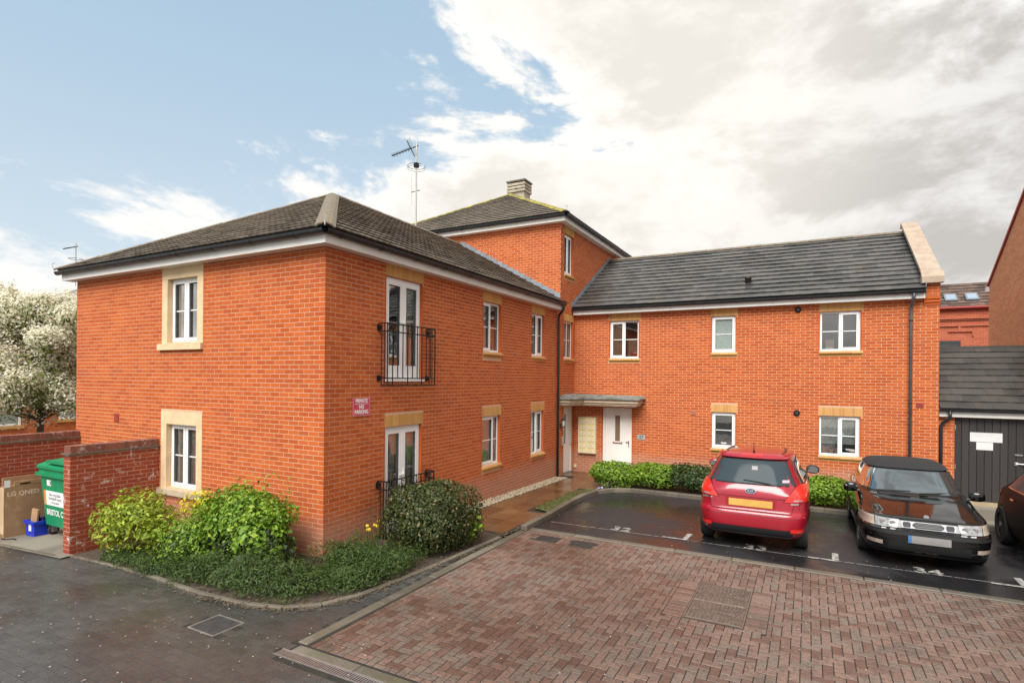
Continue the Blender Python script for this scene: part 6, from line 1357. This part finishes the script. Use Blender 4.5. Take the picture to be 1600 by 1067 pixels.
for sg in (-1, 1):
    t0, t1 = (-math.pi/2+.92, -math.pi/2+1.42) if sg > 0 else (-math.pi/2-.92, -math.pi/2-1.42)
    def lamp(t0, t1, zf, mt, nm, d, par=None): return C.angpatch(nm, mt, t0, t1, zf, d, nt=16, parent=par)
    # lens on the tail face
    lo = C.endpatch('tail_lamp', M_REDL, False, lambda z, sg=sg: tuple(sorted((sg*(.50+(z-.84)*.75), sg*.85))), .845, 1.075, .009, nx=16, nz=8)
    C.endpatch('lamp_gap', M_LINEC, False, lambda z, sg=sg: tuple(sorted((sg*(.488+(z-.84)*.75), sg*.856))), .838, 1.083, .004, nx=16, nz=8)
    q0, q1 = (math.pi*1.5+.70, math.pi*1.5+1.36); ang = (lambda a: a) if sg > 0 else (lambda a: 3*math.pi-a)
    l2 = C.angpatch('tail_lamp', M_REDL, ang(math.pi*1.5+.86), ang(math.pi*1.5+1.40), lambda f: (.83+.05*f, 1.09-.02*f), .010)
    C.angpatch('indicator_lens', M_AMB, ang(math.pi*1.5+.98), ang(math.pi*1.5+1.36), lambda f: (.845+.05*f, .905+.03*f), .014, parent=l2)
    C.endpatch('reverse_lens', M_CLEAR, False, lambda z, sg=sg: tuple(sorted((sg*.64, sg*.76))), .862, .885, .014, parent=lo)
    C.endpatch('reflector', M_REDL, False, lambda z, sg=sg: tuple(sorted((sg*.60, sg*.78))), .365, .425, .012)
    C.endpatch('badge', M_CHROME, False, lambda z, sg=sg: tuple(sorted((sg*.60, sg*(.76 if sg < 0 else .73)))), .808, .828, .005)
    C.sidepatch('side_window', M_CARGL, sg, lambda z: (-1.28+(z-1.08)*.5, -.42), 1.085, 1.40, .005); C.sidepatch('side_window', M_CARGL, sg, lambda z: (-.36, .78-(z-1.08)*1.25), 1.085, 1.40, .005)
    C.sidepatch('window_trim', M_TRIM, sg, lambda z: (-1.36+(z-1.06)*.5, .92-(z-1.06)*1.25), 1.062, 1.425, .002)
    C.sidepatch('door_gap', M_LINEC, sg, lambda z: (-.395, -.385), .35, 1.08, .002); C.sidepatch('door_gap', M_LINEC, sg, lambda z: (.84, .85), .35, .98, .002); C.sidepatch('door_handle', M_CARRED, sg, lambda z: (-.62, -.45), .93, .955, .02)
    C.mirror(.62, 1.10, sg, M_CARRED if sg < 0 else M_TRIM, 1, .80)
    m = MB(); m.tube([C.side(y, 1.535, sg)+Vector((-sg*.03, 0, .012)) for y in (-1.25, -.8, -.4, -.1)], .012, 6); m.build('roof_rail', M_TRIM, C.root)
    # edge of the tailgate
    C.endpatch('tailgate_gap', M_LINEC, False, lambda z, sg=sg: tuple(sorted((sg*(.655-(.84-z)*.25), sg*(.664-(.84-z)*.25)))), .66, .84, .003, nx=2)
C.endpatch('tailgate_gap', M_LINEC, False, lambda z: (-.61, .61), .652, .661, .003, nz=2)
C.endpatch('lower_valance', M_TRIM, False, lambda z: (-.62-(z-.3)*.5, .62+(z-.3)*.5), .24, .40, .008); C.endpatch('lower_strip', M_PIPE_G, False, lambda z: (-.62, .62), .27, .295, .016, nz=2)
C.endpatch('tailgate_crease', M_LINEC, False, lambda z: (-.60, .60), .872, .880, .003, nz=2)
ps = C.endpatch('plate_recess', pmat('red_recess', (.26, .004, .012), rough=.4), False, lambda z: (-.40+(.86-z)*.12, .40-(.86-z)*.12), .70, .862, .003)
C.endpatch('number_plate', M_YPLATE, False, lambda z: (-.335, .335), .722, .835, .012, nz=4)
f = Fr(C.end(0, .975, False)+Vector((0, -.008, 0)), (1, 0, 0), (0, .25, 1), (0, -1, .2)); eb = MB().prism([(.082*math.cos(t), .042*math.sin(t)) for t in [6.2832*k/24 for k in range(24)]], 0, .008, f).build('emblem', M_CHROME, C.root); MB().prism([(.072*math.cos(t), .034*math.sin(t)) for t in [6.2832*k/24 for k in range(24)]], .008, .009, f).build('emblem_field', M_BLACK, eb); f.O = f.O+f.C*.0095; text('emblem_lettering', 'KIA', f, .06, M_CHROME, eb, depth=.001, bold=.001)
f = Fr(C.end(-.68, .818, False)+Vector((0, -.008, 0)), (1, 0, 0), (0, .0, 1), (0, -1, 0)); text('badge_lettering', 'VENGA', f, .05, M_CHROME, C.root, depth=.001)
p = [C.end(x, z, False)+Vector((0, -.02, .006)) for x, z in ((.30, 1.10), (.1, 1.125), (-.12, 1.14))]; MB().tube(p, [.016, .010, .006], 6).build('rear_wiper', M_TRIM, C.root)
MB().tube([(0, -1.32, 1.56), (0, -1.36, 1.60), (0, -1.42, 1.80)], [.02, .008, .003], 6).build('roof_antenna', M_TRIM, C.root)
C.endpatch('windscreen', M_CARGL, True, lambda z: (-.72+(z-1.1)*.45, .72-(z-1.1)*.45), 1.08, 1.44, .006); C.endpatch('paper_disc', M_GPLATE, False, lambda z: (.0, .09), 1.30, 1.36, .0075, nx=3, nz=3); C.endpatch('window_sticker', pmat('pink_sticker', (.6, .35, .4)), False, lambda z: (.47, .57), 1.13, 1.17, .0075, nx=3, nz=3)
C.endpatch('bumper_ridge', M_CARRED, False, lambda z: (-.80, .80), .592, .618, .014)
# ---------------- black convertible, nose to the camera
S = [(.17, -2.15, 2.12, .78, 6), (.25, -2.25, 2.25, .825, 6), (.36, -2.29, 2.30, .85, 6), (.47, -2.31, 2.315, .858, 6), (.56, -2.31, 2.31, .858, 6), (.585, -2.30, 2.26, .853, 5.6), (.63, -2.28, 2.225, .850, 5.4), (.70, -2.26, 2.19, .848, 5.2), (.735, -2.25, 2.14, .845, 4.8), (.77, -2.23, 1.98, .842, 3.8), (.82, -2.17, 1.66, .836, 3.8), (.87, -2.08, 1.28, .825, 4.0), (.905, -1.95, 1.0, .80, 4.2), (.945, -1.75, .90, .765, 4.2), (1.02, -1.55, .80, .735, 4.2), (1.15, -1.42, .60, .685, 4.2), (1.27, -1.28, .40, .63, 4.2), (1.325, -1.15, .28, .585, 4), (1.37, -.98, .10, .50, 3.6), (1.395, -.75, -.15, .30, 3)]
D = Car('parked_car', 'black convertible with a cloth roof parked nose first towards the camera', (8.21, 6.28, gz(8.2, 6.28)+.005), math.pi, S, M_CARBLK)
ax = (-1.27, 1.34); D.body(ax, 1.52, .345); D.wheels(ax, 1.48, .312, .20)
# cloth roof
N = 72; zs = list(np.linspace(1.285, 1.395, 10)); m = MB(); V = []
for z_ in zs:
    yr, yf, w_, n_ = D.par(z_)
    V += [((w_+.012)*math.copysign(abs(math.cos(t))**(2/n_), math.cos(t)), (yr+yf)/2+((yf-yr)/2+.012)*math.copysign(abs(math.sin(t))**(2/n_), math.sin(t)), z_+.012) for t in [2*math.pi*k/N for k in range(N)]]
m.add(V, [(i*N+k, i*N+(k+1) % N, (i+1)*N+(k+1) % N, (i+1)*N+k) for i in range(len(zs)-1) for k in range(N)]+[tuple((len(zs)-1)*N+k for k in range(N))]); m.build('cloth_roof', M_SOFT, D.root, smooth=True)
D.endpatch('cloth_roof_rear', M_SOFT, False, lambda z: (-.70+(z-1)*.3, .70-(z-1)*.3), .93, 1.30, .012)
D.endpatch('windscreen', M_CARGL, True, lambda z: (-(.70-(z-.94)*.40), .70-(z-.94)*.40), .945, 1.265, .006); D.endpatch('windscreen_seal', M_LINEC, True, lambda z: (-(.72-(z-.94)*.40), .72-(z-.94)*.40), .925, 1.28, .003)
for sg in (-1, 1):
    D.sidepatch('side_window', M_CARGL, sg, lambda z: (-1.2+(z-.94)*.9, .78-(z-.94)*1.4), .955, 1.26, .005)
    D.sidepatch('door_gap', M_LINEC, sg, lambda z: (-.52, -.51), .3, .93, .002); D.sidepatch('door_gap', M_LINEC, sg, lambda z: (.78, .79), .3, .92, .002); D.sidepatch('side_moulding', M_TRIM, sg, lambda z: (-2.0, 2.0), .46, .53, .006)
    hl = D.endpatch('headlight', M_CLEAR, True, lambda z, sg=sg: tuple(sorted((sg*(.36+(.70-z)*.25), sg*.655))), .588, .712, .007)
    for x_ in (.44, .56): 
        pq = D.end(sg*x_, .65, True)+Vector((0, .008, 0)); MB().lathe([(.042, 0), (.038, .006), (.012, -.004+.008)], Fr(pq, (1, 0, 0), (0, 0, 1), (0, -1, 0)) if False else Fr(pq, (-1, 0, 0), (0, 0, 1), (0, 1, 0)), 16).build('lamp_reflector', M_CHROME, hl)
    q0, q1 = .655, .815
    D.endpatch('indicator', M_PALE, True, lambda z, sg=sg: tuple(sorted((sg*.662, sg*.832))), .588, .712, .008)
    fo = D.endpatch('fog_light', M_PALE, True, lambda z, sg=sg: tuple(sorted((sg*.57, sg*.755))), .335, .395, .010)
    D.mirror(.62, .93, sg, M_CARBLK, 1, .78)
    D.sidepatch('door_handle', M_CARBLK, sg, lambda z: (-.45, -.28), .74, .77, .02)
    G = [[D.end(sg*(.66+.02*j-(i/10)*.06), .74+.015*i, True)+Vector((0, 0, 0)) for j in (0, .35)] for i in range(9)]; D.shell(G, 'bonnet_gap', M_LINEC, .003)
# grille
M_PALEM = pmat('silver_plastic', (.33, .33, .37), rough=.4, metal=.0)
D.endpatch('grille_surround', M_PALEM, True, lambda z: (-(.325+(z-.6)*.15), .325+(z-.6)*.15), .602, .692, .010, nx=20)
def oval(name, x0, x1, z0, z1, d, par, e=3.0):
    G = []
    for i in range(7):
        z_ = z0+(z1-z0)*i/6; q = max(.05, 1-abs((z_-(z0+z1)/2)/((z1-z0)/2))**e)**(1/e); c_ = (x0+x1)/2; h = (x1-x0)/2*max(q, .8); G.append([D.end(c_-h+2*h*j/10, z_, True) for j in range(11)])
    return D.shell(G, name, M_BLACK, d, par)
gc_ = oval('grille_opening', -.195, .195, .609, .688, .014, None); oval('grille_opening', -.315, -.215, .610, .686, .014, None); oval('grille_opening', .215, .315, .610, .686, .014, None)
for k in range(3): D.endpatch('grille_bar', M_PIPE_G, True, lambda z: (-.165, .165), .628+k*.02, .634+k*.02, .018, nz=2, parent=gc_)
D.endpatch('bumper_strip', M_TRIM, True, lambda z: (-.80, .80), .505, .552, .010, nx=24); D.endpatch('lower_intake', M_LINEC, True, lambda z: (-.50, .50), .27, .40, .005, nx=20); D.endpatch('lower_lip', M_TRIM, True, lambda z: (-.76, .76), .20, .245, .008, nx=20)
D.endpatch('number_plate', M_GPLATE, True, lambda z: (-.26, .26), .405, .515, .018, nz=4); D.endpatch('plate_band', M_BPLATE, True, lambda z: (.215, .26), .405, .515, .0195, nx=3, nz=4)
D.endpatch('bonnet_gap', M_LINEC, True, lambda z: (-.63, .63), .722, .729, .003, nz=2)
f = Fr(D.end(0, .755, True)+Vector((0, .004, .006)), (-1, 0, 0), (0, -.6, .8), (0, .8, .6)); MB().prism([(.034*math.cos(t), .034*math.sin(t)) for t in [6.2832*k/18 for k in range(18)]], 0, .006, f).build('emblem', M_PIPE_G, D.root)
for x0, x1 in ((.52, .04), (-.08, -.58)):
    p = [D.end(x0, .945, True)+Vector((0, .02, .01)), D.end((x0+x1)/2, .958, True)+Vector((0, .015, .012)), D.end(x1, .965, True)+Vector((0, .012, .012))]; MB().tube(p, [.010, .012, .006], 6).build('wiper', M_TRIM, D.root)
# ---------------- third dark car at the right edge
E_ = [(.18, -2.10, 2.05, .80, 5), (.30, -2.22, 2.2, .86, 5), (.45, -2.26, 2.26, .895, 5), (.60, -2.25, 2.24, .905, 4.8), (.72, -2.23, 2.12, .90, 4.4), (.84, -2.20, 1.75, .885, 4.2), (.93, -2.14, 1.30, .86, 4.2), (1.0, -2.02, 1.05, .81, 4.0), (1.08, -1.85, .92, .77, 4), (1.22, -1.60, .70, .70, 4), (1.34, -1.30, .42, .63, 4), (1.40, -1.10, .22, .57, 3.8), (1.44, -.85, -.05, .44, 3.4), (1.455, -.6, -.3, .22, 3)]
X = Car('parked_car', 'dark saloon car cut off by the right edge of the picture', (10.56, 5.36, gz(10.5, 5.4)+.005), math.pi, E_, M_CARDK)
ax = (-1.33, 1.37); X.body(ax, 1.60, .365); X.wheels(ax, 1.60, .335, .215, 5, dark=True)
for sg in (-1, 1):
    X.sidepatch('chrome_trim', M_CHROME, sg, lambda z: (-1.34+(z-1.0)*.9, .90-(z-1.0)*1.5), 1.005, 1.375, .003); X.sidepatch('side_window', M_CARGL_D, sg, lambda z: (-1.28+(z-1.0)*.9, -.30), 1.02, 1.36, .006); X.sidepatch('side_window', M_CARGL_D, sg, lambda z: (-.25, .84-(z-1.0)*1.5), 1.02, 1.36, .006)
    for y_ in (-.78, .22): X.sidepatch('door_handle', M_CHROME, sg, lambda z, y_=y_: (y_, y_+.17), .86, .885, .025, nz=2)
    X.sidepatch('door_gap', M_LINEC, sg, lambda z: (-.285, -.275), .3, 1.0, .002); X.sidepatch('door_gap', M_LINEC, sg, lambda z: (-1.0-(z-.6)*.5, -.99-(z-.6)*.5), .55, 1.0, .002)
    X.mirror(.66, 1.0, sg, M_CARDK, 1, .83); X.endpatch('tail_lamp', M_REDL, False, lambda z, sg=sg: tuple(sorted((sg*.5, sg*.84))), .80, .92, .008); X.endpatch('headlight', M_CLEAR, True, lambda z, sg=sg: tuple(sorted((sg*.45, sg*.8))), .62, .75, .008)
X.endpatch('rear_window', M_CARGL_D, False, lambda z: (-.62+(z-1.0)*.4, .62-(z-1.0)*.4), 1.04, 1.36, .006); X.endpatch('windscreen', M_CARGL_D, True, lambda z: (-.68+(z-1.0)*.45, .68-(z-1.0)*.45), 1.02, 1.36, .006)
